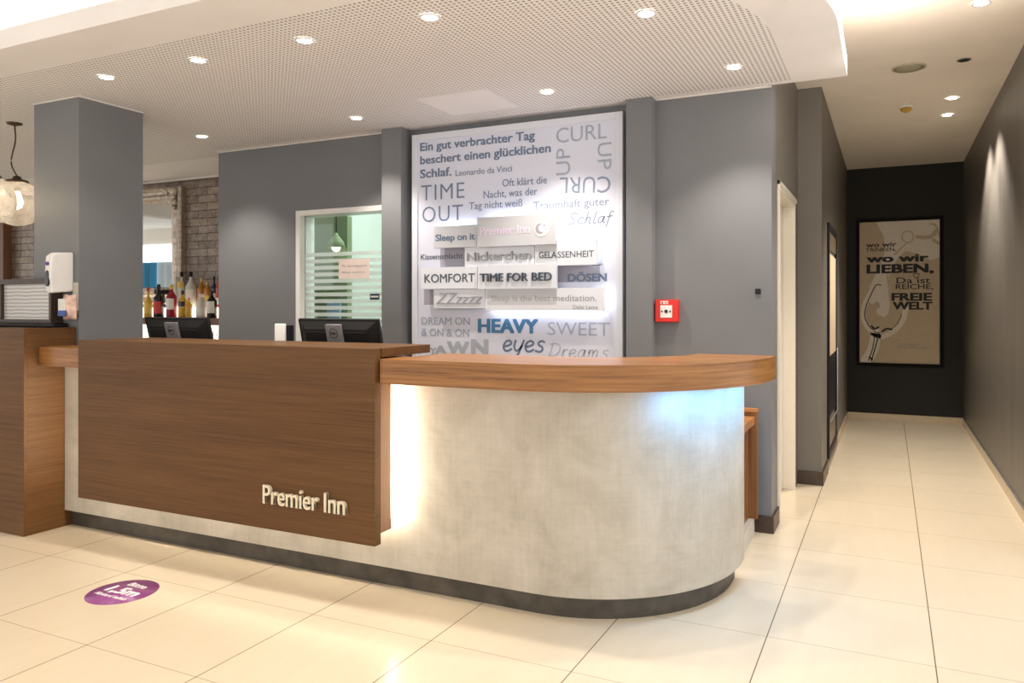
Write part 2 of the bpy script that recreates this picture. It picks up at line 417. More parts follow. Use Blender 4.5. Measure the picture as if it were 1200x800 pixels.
# text ------------------------------------------------------------------------------------------
_cv = bpy.data.curves.new('measure', 'FONT'); _cv.body = 'H'
_to = bpy.data.objects.new('measure', _cv); C.objects.link(_to)
_me = bpy.data.meshes.new_from_object(_to); CAP = max(v.co.y for v in _me.vertices)
bpy.data.meshes.remove(_me)
C.objects.unlink(_to); bpy.data.objects.remove(_to); bpy.data.curves.remove(_cv)
def text_bm(s, weight=0.0, shear=0.0, spacing=1.0):
    "letter mesh; a positive weight thickens the strokes with shifted copies"
    cv = bpy.data.curves.new('letters', 'FONT'); cv.body = s; cv.offset = min(weight, 0.0); cv.shear = shear; cv.space_character = spacing
    cv.resolution_u = 3; cv.extrude = 0.02
    o = bpy.data.objects.new('letters', cv); C.objects.link(o)
    me = bpy.data.meshes.new_from_object(o)
    bm = B()
    for k, (dx, dy) in enumerate(((-1, -1), (1, -1), (-1, 1), (1, 1), (0, 0)) if weight > 0 else ((0, 0),)):
        n0 = len(bm.verts); bm.from_mesh(me); bm.verts.ensure_lookup_table()
        for v in bm.verts[n0:]: v.co.x += dx*weight; v.co.y += dy*weight*0.7; v.co.z += 0.006*k
    C.objects.unlink(o); bpy.data.objects.remove(o); bpy.data.curves.remove(cv); bpy.data.meshes.remove(me)
    return bm
def text_on(name, s, m, parent, p0, p1, cap, y, weight=0.0, shear=0.0, rot=0, depth=0.0015, spacing=1.0):
    "letters on the vertical plane y facing -y: baseline from p0 to p1 (x,z), capital height cap, rot = quarter turns"
    bm = text_bm(s, weight, shear, spacing)
    x0 = min(v.co.x for v in bm.verts); x1 = max(v.co.x for v in bm.verts)
    p0, p1 = Vector(p0), Vector(p1); d = p1-p0; L = d.length; d.normalize(); up = Vector((-d.y, d.x))
    for v in bm.verts:
        a = (v.co.x-x0)/(x1-x0)*L; h = v.co.y/CAP*cap; e = v.co.z/0.02
        q = p0+d*a+up*h
        v.co = Vector((q.x, y-depth*(e+1)*0.5, q.y))
    return obj(name, bm, m, parent)

# ------------------------------------------------------------------ the room
FX0, FX1 = -16.0, 1.6
struct('floor', box(B(), FX0, FX1, -3.2, 9.8, -0.1, 0), FLOOR, 'polished beige square tile floor of the lobby and corridor', 'floor')
ZS = 2.611; ZC = 2.95
struct('ceiling', box(B(), FX0, 0.9, -2.4, 9.8, ZC, ZC+0.1), WHITE, 'plain cream ceiling over the corridor and lobby', 'ceiling')

def arc(cx, cy, r, a0, a1, n=24):
    return [(cx+r*math.cos(a0+(a1-a0)*i/n), cy+r*math.sin(a0+(a1-a0)*i/n)) for i in range(n+1)]
def soffit_outline(inset, right_y=4.515, left=-9.6):
    r = 1.40-inset
    return ([(left, 2.257+inset)] + arc(-1.61, 3.657, r, -PI/2, 0)
            + [(-0.21-inset, right_y-inset*0), (-0.64, right_y), (-0.64, 4.60), (-5.0, 4.60), (-5.0, 5.36), (left, 5.36)])
sof = struct('ceiling_soffit', prism(B(), soffit_outline(0), ZS, ZS+0.096), BORDER, 'lowered white soffit with rounded end above the counter', 'ceiling')
# the perforated field is a thin sheet set 1 mm below the border
obj('perforated_sheet', prism(B(), [(-9.4, 2.55)] + arc(-1.61, 3.657, 1.107, -PI/2, 0) + [(-0.503, 4.45), (-1.2, 4.45), (-5.05, 4.45), (-5.05, 4.66), (-9.4, 4.66)], ZS-0.0012, ZS+0.002), PERF, sof)
obj('upper_box', prism(B(), soffit_outline(0.32), ZS+0.096, ZC), WHITE, sof)
obj('cove_led', prism(B(), [(-9.4, 2.50), (-9.4, 2.53)] + [(x, y) for x, y in arc(-1.61, 3.657, 1.13, -PI/2, -0.5)] + [(x, y) for x, y in arc(-1.61, 3.657, 1.16, -0.5, -PI/2)], ZS+0.10, ZS+0.115), L_COVE, sof)
obj('access_panel', box(B(), -2.66, -2.16, 3.88, 4.31, ZS-0.004, ZS), BORDER, sof, 0.002)

# walls
YW = 4.53
struct('wall_back', box(B(), -1.35, -0.62, YW, YW+0.16, 0, ZC), GREY, 'grey wall with the red call point beside the corridor', 'wall')
bm = B()
box(bm, -5.07, -4.228, YW, YW+0.16, 0, ZC); box(bm, -4.228, -3.25, YW, YW+0.16, 2.075, ZC); box(bm, -3.36, -1.3, YW+0.03, YW+0.16, 0, ZC)
struct('wall_service', bm, GREY, 'grey wall holding the glazed office door behind the desk', 'wall')
struct('wall_pilaster_left', box(B(), -3.335, -3.165, 4.437, YW+0.06, 0, ZS), GREY, 'narrow grey pilaster left of the word sign', 'wall')
struct('wall_pilaster_right', box(B(), -1.482, -1.318, 4.447, YW+0.06, 0, ZS), GREY, 'narrow grey pilaster right of the word sign', 'wall')
struct('wall_column', box(B(), -4.925, -4.485, 2.957, 3.39, 0, ZS), GREY, 'square grey column rising behind the dark cabinet', 'column')
struct('wall_bar', box(B(), -12, -5.0, 5.33, 5.45, 0, ZC), BRICK, 'glazed brown brick tile wall behind the bar', 'wall')
struct('wall_bar_side', box(B(), -5.07, -4.95, YW+0.16, 5.34, 0, ZC), GREY, 'grey side wall closing the bar', 'wall')
# corridor
bm = B()
box(bm, -0.74, -0.62, YW+0.16, 4.80, 0, ZC); box(bm, -0.74, -0.62, 4.80, 5.70, 2.072, ZC); box(bm, -0.74, -0.62, 5.70, 5.90, 0, ZC)
struct('wall_corridor_left', bm, CORRGREY, 'grey corridor wall with the cream doorway', 'wall')
struct('wall_corridor_step', box(B(), -0.74, -0.45, 5.90, 9.72, 0, ZC), CORRGREY, 'grey corridor wall stepping forward past the doorway', 'wall')
struct('wall_end', box(B(), -0.75, 0.9, 9.60, 9.72, 0, ZC), BLACKWALL, 'black end wall of the corridor', 'wall')
struct('wall_right', box(B(), 0.76, 0.9, 4.6, 9.70, 0, ZC), PLASTER, 'dark brushed plaster wall along the right of the corridor', 'wall')
struct('wall_doorway_room', box(B(), -1.9, -1.8, YW+0.16, 6.2, 0, ZC), CREAM, 'cream wall of the room beyond the doorway', 'wall')
# white bead where walls meet the soffit
bm = B()
for x0, x1, y in ((-5.07, -3.34, YW), (-1.315, -0.62, YW)): box(bm, x0, x1, y-0.008, y, ZS-0.009, ZS)
box(bm, -4.93, -4.48, 2.949, 2.957, ZS-0.009, ZS); box(bm, -4.485, -4.477, 2.957, 3.39, ZS-0.009, ZS)
box(bm, -9, -5.0, 5.318, 5.33, ZS-0.012, ZS)
struct('trim_ceiling', bm, TRIM, 'thin white bead where the grey walls meet the soffit', 'trim')
# skirtings
bm = B(); box(bm, -1.3, -0.606, YW-0.014, YW, 0, 0.10); box(bm, -0.62, -0.606, YW, 4.78, 0, 0.10)
struct('baseboard_back', bm, BBWOOD, 'dark brown baseboard at the foot of the grey wall corner', 'baseboard', bevel=0.002)
bm = B(); box(bm, -0.62, -0.436, 5.886, 5.90, 0, 0.10); box(bm, -0.45, -0.436, 5.90, 6.40, 0, 0.10)
struct('baseboard_step', bm, BBWOOD, 'dark brown baseboard at the corridor wall step', 'baseboard', bevel=0.002)
bm = B(); box(bm, 0.748, 0.76, 4.6, 9.60, 0, 0.075)
o = struct('baseboard_right', bm, BBTILE, 'beige tile baseboard along the right corridor wall', 'baseboard')
obj('metal_strip', box(B(), 0.746, 0.76, 4.6, 9.60, 0.075, 0.083), STEEL, o)
struct('baseboard_end', box(B(), -0.45, 0.748, 9.588, 9.60, 0, 0.078), BBTILE, 'beige tile baseboard under the black end wall', 'baseboard')
bm = B(); box(bm, -0.45, -0.438, 7.75, 9.6, 0, 0.078)
struct('baseboard_left', bm, BBTILE, 'beige tile baseboard far along the left corridor wall', 'baseboard')

# doorway in the corridor: cream lining and casing
d = bpy.data.objects.new('door_1', None); C.objects.link(d); d.location = (-0.62, 5.25, 0); WORLD[d.name] = Vector(d.location)
tag(d, 'cream lined open doorway in the corridor wall', 'doorway', None, 'structure')
obj('door_lining', box(B(), -0.745, -0.612, 5.672, 5.702, 0, 2.045), CREAM, d, 0.002)
obj('door_lining', box(B(), -0.745, -0.612, 4.798, 4.828, 0, 2.045), CREAM, d, 0.002)
obj('door_head', box(B(), -0.745, -0.612, 4.798, 5.702, 2.045, 2.075), CREAM, d, 0.002)
obj('door_leaf', box(B(), -0.735, -0.695, 4.83, 5.67, 0.005, 2.04), CREAM, d, 0.002)
bm = B(); box(bm, -0.62, -0.604, 4.770, 4.800, 0, 2.10); box(bm, -0.62, -0.604, 4.770, 5.72, 2.072, 2.10)
obj('door_casing', bm, CREAM, d, 0.002)

# glazed office door behind the desk
d = bpy.data.objects.new('door_2', None); C.objects.link(d); d.location = (-3.8, YW, 0); WORLD[d.name] = Vector(d.location)
tag(d, 'white framed glass office door with frosted bands', 'door', None, 'structure')
bm = B(); box(bm, -4.228, -4.186, YW-0.006, YW+0.16, 0, 2.075); box(bm, -4.186, -3.30, YW-0.006, YW+0.16, 2.035, 2.075)
obj('door_frame', bm, WHITEPL, d, 0.002)
obj('glass_pane', box(B(), -4.186, -3.30, YW+0.05, YW+0.058, 0, 2.035), BANDS, d)

# the office beyond
struct('wall_office', box(B(), -4.9, -2.0, 7.0, 7.1, 0, ZC), MINT, 'mint back wall of the office behind the glass door', 'wall')
struct('wall_office_left', box(B(), -4.95, -4.85, YW+0.16, 7.1, 0, ZC), MINT, 'pale left wall of the office', 'wall')
struct('wall_office_green', box(B(), at_y(368, 300, 5.0).x, at_y(407, 300, 5.0).x, 5.0, 5.06, 0, at_y(390, 254, 5.0).z), OFFGREEN, 'olive green partition seen through the office door', 'wall')
struct('wall_office_right', box(B(), -2.1, -2.0, YW+0.16, 7.1, 0, ZC), MINT, 'right wall of the office', 'wall')

# lobby wall across the room that the bar mirror shows
struct('wall_lobby', box(B(), -16.0, -10.5, -0.30, -0.2, 0, ZC), WHITE, 'cream wall of the restaurant across the room', 'wall')
o = struct('window_1', box(B(), -15.4, -11.4, -0.2, -0.17, 0.9, 2.62), L_WINDOW, 'bright window of the restaurant across the room', 'window')
def curtain(x0, x1, m, label):
    bm = B(); n = int((x1-x0)/0.03)
    a = []
    for i in range(n+1):
        x = x0+(x1-x0)*i/n; y = -0.10+0.03*math.sin(i*0.9)
        a.append((bm.verts.new((x, y, 0.02)), bm.verts.new((x, y, 2.25))))
    for p, q in zip(a, a[1:]): bm.faces.new((p[0], q[0], q[1], p[1]))
    o = obj('curtain', bm, m, None, smooth=True)
    s = o.modifiers.new('cloth', 'SOLIDIFY'); s.thickness = 0.006
    tag(o, label, 'curtain', 'curtains across the room')
curtain(-13.25, -12.2, BLUECLOTH, 'blue curtain mirrored at the right of the ornate mirror')
curtain(-13.75, -13.3, PALECLOTH, 'pale curtain mirrored in the middle of the ornate mirror')
curtain(-14.6, -13.8, BLUECLOTH, 'blue curtain mirrored at the left of the ornate mirror')

# ------------------------------------------------------------------ reception counter
desk = thing('reception_counter', 'curved reception counter in pale concrete finish with dark oak front panel and cream lettering', 'reception counter', (-2.5, 3.2, 0))
def counter_outline(off, right_end, left=-4.50, back=3.30):
    "outline of the straight counter with its quarter-round end; off = distance in from the body face"
    cx, cy, r = -1.383, 3.625, 0.745-off
    o = [(left, cy-r)] + arc(cx, cy, r, -PI/2, 0, 28) + [(cx+r, right_end), (cx+r-0.06, right_end)]
    o += arc(cx, cy, r-0.06, 0, -PI/2, 28) + [(left, cy-r+0.06)]
    return o
obj('counter_body', prism(B(), counter_outline(0, 3.72), 0.10, 0.977), CONCRETE, desk)
obj('plinth', prism(B(), counter_outline(0.045, 3.72), 0, 0.10), PLINTH, desk)
PX0, PX1, PY = -4.112, -2.071, 2.706
obj('front_panel', box(B(), PX0, PX1, PY, 2.750, 0.255, 1.135), DARKWOOD, desk, 0.0015)
bm = B(); box(bm, PX0+0.02, PX1-0.003, 2.750, 2.834, 0.302, 0.977)
obj('panel_box', bm, m_wood('oak_return', [(0.16, 0.085, 0.05), (0.24, 0.13, 0.08), (0.29, 0.16, 0.10), (0.36, 0.21, 0.135)], 'z', 14, 9, 0.4), desk, 0.0015)
obj('raised_shelf', box(B(), PX0, PX1+0.006, 2.7502, 3.14, 1.095, 1.135), DARKWOOD, desk, 0.0015)
obj('shelf_support', box(B(), PX0+0.2, PX0+0.24, 2.95, 3.10, 0.76, 1.095), DARKWOOD, desk)
obj('shelf_support', box(B(), PX1-0.30, PX1-0.26, 2.95, 3.10, 0.76, 1.095), DARKWOOD, desk)
obj('work_surface', box(B(), -4.45, -2.0, 2.945, 3.62, 0.73, 0.76), ORANGE, desk, 0.002)
obj('back_support', box(B(), -4.45, -2.0, 3.55, 3.60, 0, 0.73), DARKWOOD, desk)
obj('led_strip', box(B(), PX1-0.016, PX1-0.006, 2.834, 2.842, 0.345, 0.96), L_STRIP, desk)
obj('led_strip', box(B(), PX0+0.026, PX0+0.034, 2.834, 2.842, 0.33, 0.95), L_STRIP, desk)
obj('led_strip', box(B(), PX0+0.05, PX1-0.03, 2.834, 2.842, 0.318, 0.326), L_LOW, desk)
a = at_y(311, 590, PY); b2 = at_y(407, 600, PY)
text_on('lettering', 'Premier Inn', CREAMLET, desk, (a.x, 0.382), (b2.x, 0.382), 0.088, PY, weight=0.012, depth=0.012)

# orange counter top, a separate continuous slab
def top_outline():
    cx, cy, r = -1.435, 3.675, 0.945
    o = [(-4.504, cy-r), (PX0-0.001, cy-r), (PX0-0.001, 2.752), (PX1+0.008, 2.752), (PX1+0.008, cy-r)] + arc(cx, cy, r, -PI/2, 0, 40) + [(cx+r, 3.72), (-0.86, 3.72)]
    for i in range(21):
        t = PI/2*i/20
        o.append((-1.45+0.59*math.cos(t), 3.72-0.50*math.sin(t)))
    o += [(-2.02, 3.22), (-2.02, 3.16), (-2.02, 2.93), (-4.504, 2.93)]
    return o
bm = prism(B(), top_outline(), 0.9775, 1.088)
uvl = bm.loops.layers.uv.new('grain')
run = {}; acc = 0.0; out = top_outline()
for i, p in enumerate(out):
    run[i] = acc; q = out[(i+1) % len(out)]; acc += math.hypot(q[0]-p[0], q[1]-p[1])
def idx(v): return min(range(len(out)), key=lambda i: (out[i][0]-v.co.x)**2+(out[i][1]-v.co.y)**2)
for f in bm.faces:
    if abs(f.normal.z) > 0.5:
        for l in f.loops: l[uvl].uv = (l.vert.co.x, l.vert.co.y)
    else:
        ids = [idx(l.vert) for l in f.loops]; wrap = max(ids)-min(ids) > 2
        for l, i in zip(f.loops, ids): l[uvl].uv = (acc if (wrap and i == 0) else run[i], l.vert.co.z+5)
top = obj('counter_top', bm, ORANGE_UV, None, 0.002)
tag(top, 'long orange walnut counter top with a rounded right end', 'counter top')
cx, cy = -1.383, 3.625
bm = B()
prism(bm, arc(cx, cy, 0.862, -0.85, 0.10, 20) + arc(cx, cy, 0.842, 0.10, -0.85, 20), 0.9770, 0.97735)
obj('led_strip', bm, L_COOL, top)

# dark cabinet at the left end
cab = thing('tall_cabinet', 'tall dark oak cabinet at the left end of the counter', 'cabinet', (-4.95, 2.8, 0))
obj('front_panel', box(B(), -5.6, -4.505, 2.648, 2.668, 0, 1.197), DARKWOOD, cab, 0.001)
obj('side_panel', box(B(), -4.525, -4.505, 2.668, 2.952, 0, 1.197), DARKWOOD_V, cab, 0.001)
obj('carcass', box(B(), -5.6, -4.525, 2.668, 2.952, 0, 1.195), DARKWOOD, cab, 0.001)

# low cabinet behind the counter end
low = thing('low_cabinet', 'low orange walnut cabinet against the grey wall behind the counter end', 'cabinet', (-0.95, 4.2, 0))
obj('back_panel', box(B(), -1.3, -0.686, 4.43, 4.465, 0.10, 0.715), ORANGE_Z, low, 0.001)
obj('back_ledge', box(B(), -1.3, -0.684, 4.425, 4.468, 0.715, 0.735), ORANGE, low, 0.001)
obj('carcass', box(B(), -1.3, -0.735, 3.95, 4.43, 0.10, 0.645), ORANGE_Z, low, 0.001)
obj('cabinet_top', box(B(), -1.3, -0.70, 3.93, 4.43, 0.645, 0.69), ORANGE, low, 0.001)
obj('plinth', box(B(), -1.29, -0.705, 3.97, 4.455, 0, 0.10), CREAMGREY, low, 0.001)

# ------------------------------------------------------------------ illuminated word sign
YP = 4.515                                           # front face of the sign panel
sign = thing('word_sign', 'large pale wall sign covered in sleepy words with glowing stacked word boards', 'sign', (-2.3, YP, 1.7))
SX0, SX1, SZ1 = -3.118, -1.524, 2.558
obj('panel', box(B(), SX0+0.045, SX1-0.045, YP, YP+0.03, 0.55, SZ1-0.045), SIGNFACE, sign)
bm = B(); box(bm, SX0, SX0+0.045, YP-0.012, YP+0.03, 0.5, SZ1); box(bm, SX1-0.045, SX1, YP-0.012, YP+0.03, 0.5, SZ1)
box(bm, SX0+0.045, SX1-0.045, YP-0.012, YP+0.03, SZ1-0.045, SZ1); box(bm, SX0+0.045, SX1-0.045, YP-0.012, YP+0.03, 0.5, 0.55)
obj('frame', bm, SIGNFRAME, sign, 0.002)
def P2(x, y, Y): p = at_y(x, y, Y); return (p.x, p.z)
def words(s, xl, yl, xr, yr, cap, m, Y=YP, parent=None, weight=0.0, shear=0.0, name='lettering', depth=0.0015, level=True, spacing=1.0):
    a = P2(xl, yl, Y); b = P2(xr, yr, Y)
    z = (a[1]+b[1])/2
    pm = at_y((xl+xr)/2, (yl+yr)/2, Y); pt = at_y((xl+xr)/2, (yl+yr)/2-cap, Y)
    return text_on(name, s, m, parent or sign, (a[0], z), (b[0], z), pt.z-pm.z, Y-0.0003, weight, shear, depth=depth, spacing=spacing)
words('Ein gut verbrachter Tag', 492.5, 176.3, 626.9, 163.9, 9.6, INKMID, weight=0.022)
words('beschert einen glücklichen', 492.5, 191.6, 645.5, 179, 9.6, INKMID, weight=0.022)
words('Schlaf.', 492.5, 208.2, 529, 206, 9.6, INKMID, weight=0.022)
words('Leonardo da Vinci', 534, 206, 600, 201, 7.0, INKMID)
words('TIME', 493.6, 235.2, 544.3, 231.8, 18.2, INKMID, weight=-0.008, spacing=1.1)
words('OUT', 495, 261.3, 542.5, 257.3, 18.4, INKMID, weight=-0.008, spacing=1.1)
words('Oft klärt die', 588.8, 218.3, 641, 215, 8.5, INKMID)
words('Nacht, was der', 566.8, 232, 629.8, 228.5, 8.5, INKMID)
words('Tag nicht weiß', 549.9, 245.6, 612.2, 241.5, 8.5, INKMID)
words('Traumhaft guter', 625, 245, 714, 240.4, 9, INKSOFT)
words('CURL', 651.8, 166.8, 711.2, 162.8, 17.5, INKPALE)
def turned(s, xa, ya, xb, yb, xc, yc, m, weight=0.0):
    "word whose baseline runs from pixel a to pixel b, capitals reaching to pixel c"
    a, b, c = Vector(P2(xa, ya, YP)), Vector(P2(xb, yb, YP)), Vector(P2(xc, yc, YP))
    d = (b-a).normalized(); up = Vector((-d.y, d.x))
    text_on('lettering', s, m, sign, a, b, (c-a).dot(up), YP-0.0003, weight)
turned('UP', 700.6, 167.7, 700.6, 199.2, 716.5, 167.7, INKPALE)
turned('UP', 668, 204.4, 668, 173, 652, 204.4, INKPALE)
turned('CURL', 716, 206.6, 656, 208, 716, 225.5, INKSOFT)
words('Kissenschlacht', 493.2, 303.8, 542.5, 302.9, 6.2, INK, weight=0.004)
words('DREAM ON', 494, 380.3, 550.6, 380.0, 8.3, INKPALE, weight=0.012)
words('& ON & ON', 494, 393.8, 549.9, 393.8, 8.5, INKPALE, weight=0.012)
words('HEAVY', 560, 389.5, 630.9, 389.5, 15.3, INKBLUE, weight=0.045)
words('SWEET', 642.1, 393.3, 714.8, 392.6, 15.5, INKPALE, weight=-0.008)
for ch, xl, xr, cap in (('Y', 503.6, 511.5, 7), ('A', 509.5, 524, 9.5), ('W', 524, 550, 14), ('N', 552, 572.3, 16.5)):
    words(ch, xl, 414.6, xr, 414.6, cap, INKFAINT, weight=0.05)

# handwriting drawn as brush strokes, letters in a unit x-height
HAND = {
 'e': (0.62, [[(0.05,0.42),(0.30,0.50),(0.52,0.66),(0.50,0.88),(0.32,0.98),(0.12,0.82),(0.03,0.45),(0.12,0.12),(0.32,0.0),(0.60,0.18)]]),
 'y': (0.66, [[(0.08,0.98),(0.04,0.45),(0.16,0.10),(0.36,0.12),(0.58,0.55)],[(0.64,1.0),(0.52,0.40),(0.38,-0.25),(0.18,-0.62),(0.0,-0.55)]]),
 's': (0.56, [[(0.52,0.90),(0.36,1.0),(0.16,0.86),(0.18,0.64),(0.42,0.44),(0.46,0.18),(0.28,0.0),(0.02,0.10)]]),
 'D': (0.95, [[(0.22,1.62),(0.14,0.8),(0.04,0.02)],[(0.02,1.55),(0.45,1.66),(0.85,1.35),(0.86,0.75),(0.50,0.18),(0.04,0.02)]]),
 'r': (0.52, [[(0.14,0.98),(0.10,0.5),(0.06,0.0)],[(0.10,0.55),(0.26,0.90),(0.48,0.95)]]),
 'a': (0.70, [[(0.56,0.88),(0.34,1.0),(0.10,0.72),(0.06,0.28),(0.22,0.02),(0.42,0.28),(0.58,0.92)],[(0.58,0.92),(0.52,0.35),(0.60,0.04),(0.72,0.10)]]),
 'm': (1.00, [[(0.12,0.98),(0.08,0.5),(0.04,0.0)],[(0.08,0.55),(0.26,0.95),(0.42,0.85),(0.40,0.0)],[(0.42,0.55),(0.62,0.95),(0.80,0.85),(0.76,0.05),(0.92,0.06)]]),
 'S': (0.85, [[(0.82,1.55),(0.55,1.72),(0.22,1.45),(0.30,1.05),(0.58,0.75),(0.62,0.30),(0.32,0.0),(0.02,0.15)]]),
 'c': (0.56, [[(0.54,0.86),(0.34,1.0),(0.10,0.72),(0.06,0.30),(0.24,0.02),(0.54,0.16)]]),
 'h': (0.66, [[(0.24,1.75),(0.14,0.85),(0.04,0.0)],[(0.10,0.5),(0.30,0.95),(0.48,0.85),(0.46,0.05),(0.60,0.05)]]),
 'l': (0.34, [[(0.24,1.75),(0.14,0.9),(0.08,0.2),(0.18,0.0),(0.32,0.08)]]),
 'f': (0.55, [[(0.56,1.55),(0.42,1.72),(0.28,1.45),(0.20,0.5),(0.06,-0.6)],[(0.02,0.90),(0.48,1.02)]]),
}
def handwrite(s, xl, yl, xr, yr, xh, width, m):
    bm = B(); a, b = Vector(P2(xl, yl, YP)), Vector(P2(xr, yr, YP)); H = at_y(xl, yl-xh, YP).z-at_y(xl, yl, YP).z
    adv = sum(HAND[c][0]+0.12 for c in s)-0.12; sc = (b.x-a.x)/adv; x = 0
    for c in s:
        w, st = HAND[c]
        for line in st:
            ribbon(bm, [(a.x+(x+px+0.10*pz)*sc, a.y+pz*H) for px, pz in catmull(line)], width, YP-0.0012)
        x += w+0.12
    obj('lettering', bm, m, sign)
handwrite('eyes', 589, 411, 637, 411, 12.5, 0.015, INKMID)
handwrite('Dreams', 643, 418, 712, 418, 9.5, 0.008, INKFAINT)
handwrite('Schlaf', 665, 263, 717, 259, 7.5, 0.007, INKSOFT)

# lavender printed patches behind the boards
for xl, yt, xr, yb in ((516, 290, 546, 312), (650, 311, 703, 330), (497, 338, 508, 357), (694, 287, 706, 311), (706, 352, 713, 366)):
    p, q = P2(xl, yt, YP), P2(xr, yb, YP)
    obj('printed_patch', box(B(), p[0], q[0], YP-0.0008, YP, q[1], p[1]), LAVENDER, sign)
words('DÖSEN', 665.3, 330, 711.2, 329, 8.8, INKMID, weight=0.035, Y=YP-0.001)

def board(xl, yt, xr, yb, Y, m, label=None):
    "a word board standing proud of the panel on a lit back box"
    p, q = P2(xl, yt, Y), P2(xr, yb, Y)
    o = obj('word_board', box(B(), p[0], q[0], Y, Y+0.022, q[1], p[1]), m, sign, 0.001)
    if label: o['label'] = label
    x0, x1, z0, z1 = p[0], q[0], q[1], p[1]
    obj('spacer', box(B(), x0+0.05, x1-0.05, Y+0.022, YP, z0+0.03, z1-0.03), BOARDGREY, o)
    return o, (x0, x1, z0, z1)
YA, YB, YC = YP-0.085, YP-0.065, YP-0.05
bP, eP = board(559, 255, 651, 286, YA, BOARDGREY, 'grey board with the company name and a round moon mark')
bS, eS = board(508.5, 265.5, 558.5, 289, YB, BOARDGREY)
bN, eN = board(544.5, 289.5, 626.2, 311.5, YC, BOARD)
bG, eG = board(653, 281, 699, 310, YB, BOARD)
bK, eK = board(493, 314, 559.5, 338, YB, BOARD)
bT, eT = board(560, 311, 652, 337.5, YA, BOARD)
bZ, eZ = board(508.5, 339, 568.5, 361, YC, BOARD)
bM, eM = board(569, 338.5, 708, 364, YB, BOARD)
words('Premier Inn', 562.7, 276, 620.8, 272.5, 9.6, LILAC, YA, bP, 0.02)
c0 = at_y(634.5, 268.0, YA)
def disc(cx, cz, r, y, m, parent, name, n=32, depth=0.002):
    bm = B(); prism_y(bm, [(cx+r*math.cos(2*PI*i/n), cz+r*math.sin(2*PI*i/n)) for i in range(n)], y-depth, y)
    return obj(name, bm, m, parent)
disc(c0.x, c0.z, 0.052, YA-0.0003, WHITEINK, bP, 'logo_disc')
bm = B()
pts = [(c0.x-0.008+0.034*math.cos(t), c0.z+0.002+0.034*math.sin(t)) for t in [PI*0.42+i*(PI*1.25)/16 for i in range(17)]]
pts += [(c0.x+0.006+0.026*math.cos(t), c0.z+0.006+0.026*math.sin(t)) for t in [PI*1.62-i*(PI*1.12)/16 for i in range(17)]]
prism_y(bm, pts, YA-0.004, YA-0.0022); obj('logo_moon', bm, LAVENDER, bP)
bm = B()
for sx, sz, sr in ((0.022, 0.022, 0.009), (0.030, -0.002, 0.006), (0.012, 0.004, 0.005)):
    prism_y(bm, [(c0.x+sx+sr*(1 if k % 2 == 0 else 0.42)*math.sin(k*PI/5), c0.z+sz+sr*(1 if k % 2 == 0 else 0.42)*math.cos(k*PI/5)) for k in range(10)], YA-0.004, YA-0.0022)
obj('logo_star', bm, LAVENDER, bP)
words('Sleep on it', 510.5, 282.6, 556.5, 280, 7.5, INKMID, YB, bS, 0.02)
words('Nickerchen', 547.6, 306, 622.5, 303.6, 10, INKGREY, YC, bN, 0.012, depth=0.006)
bH, eH = board(626.5, 284.5, 652.8, 310.8, YB, BOARDGREY)
words('GELA', 631.5, 302.2, 652.4, 301.7, 7.2, INK, YB, bH, 0.014)
words('SSENHEIT', 653.6, 301.7, 696, 300.6, 7.2, INK, YB, bG, 0.0)
words('KOMFORT', 497.5, 331.2, 556.4, 329.8, 9.7, INK, YB, bK, 0.006)
words('TIME FOR BED', 562.9, 330, 647, 328.4, 9.4, INK, YA, bT, 0.012, depth=0.008)
words('ZZzzzz', 511, 356.4, 565.6, 356.2, 13.5, INKGREY, YC, bZ, -0.004, 0.35, depth=0.006)
words('Sleep is the best meditation.', 575.8, 353.3, 699, 351.6, 6.6, INKGREY, YB, bM)
words('Dalai Lama', 671.8, 362.2, 700.6, 361.6, 4.4, INKGREY, YB, bM)
p, q = P2(571, 339.5, YB), P2(652, 357, YB)
obj('grey_panel', box(B(), p[0], q[0], YB-0.0006, YB, q[1], p[1]), BOARDGREY, bM)
# led lines on the board backs, facing the panel
def ledline(e, side):
    x0, x1, z0, z1 = e; y = YP-0.038; bm = B()
    if side == 't': box(bm, x0+0.02, x1-0.02, y, y+0.006, z1-0.020, z1-0.014)
    if side == 'b': box(bm, x0+0.02, x1-0.02, y, y+0.006, z0+0.014, z0+0.020)
    if side == 'r': box(bm, x1-0.020, x1-0.014, y, y+0.006, z0+0.02, z1-0.02)
    obj('led_strip', bm, L_SIGN, sign)
for e, s in ((eP, 't'), (eP, 'r'), (eS, 't'), (eG, 't'), (eG, 'r'), (eM, 'b'), (eZ, 'b'), (eM, 'r')): ledline(e, s)

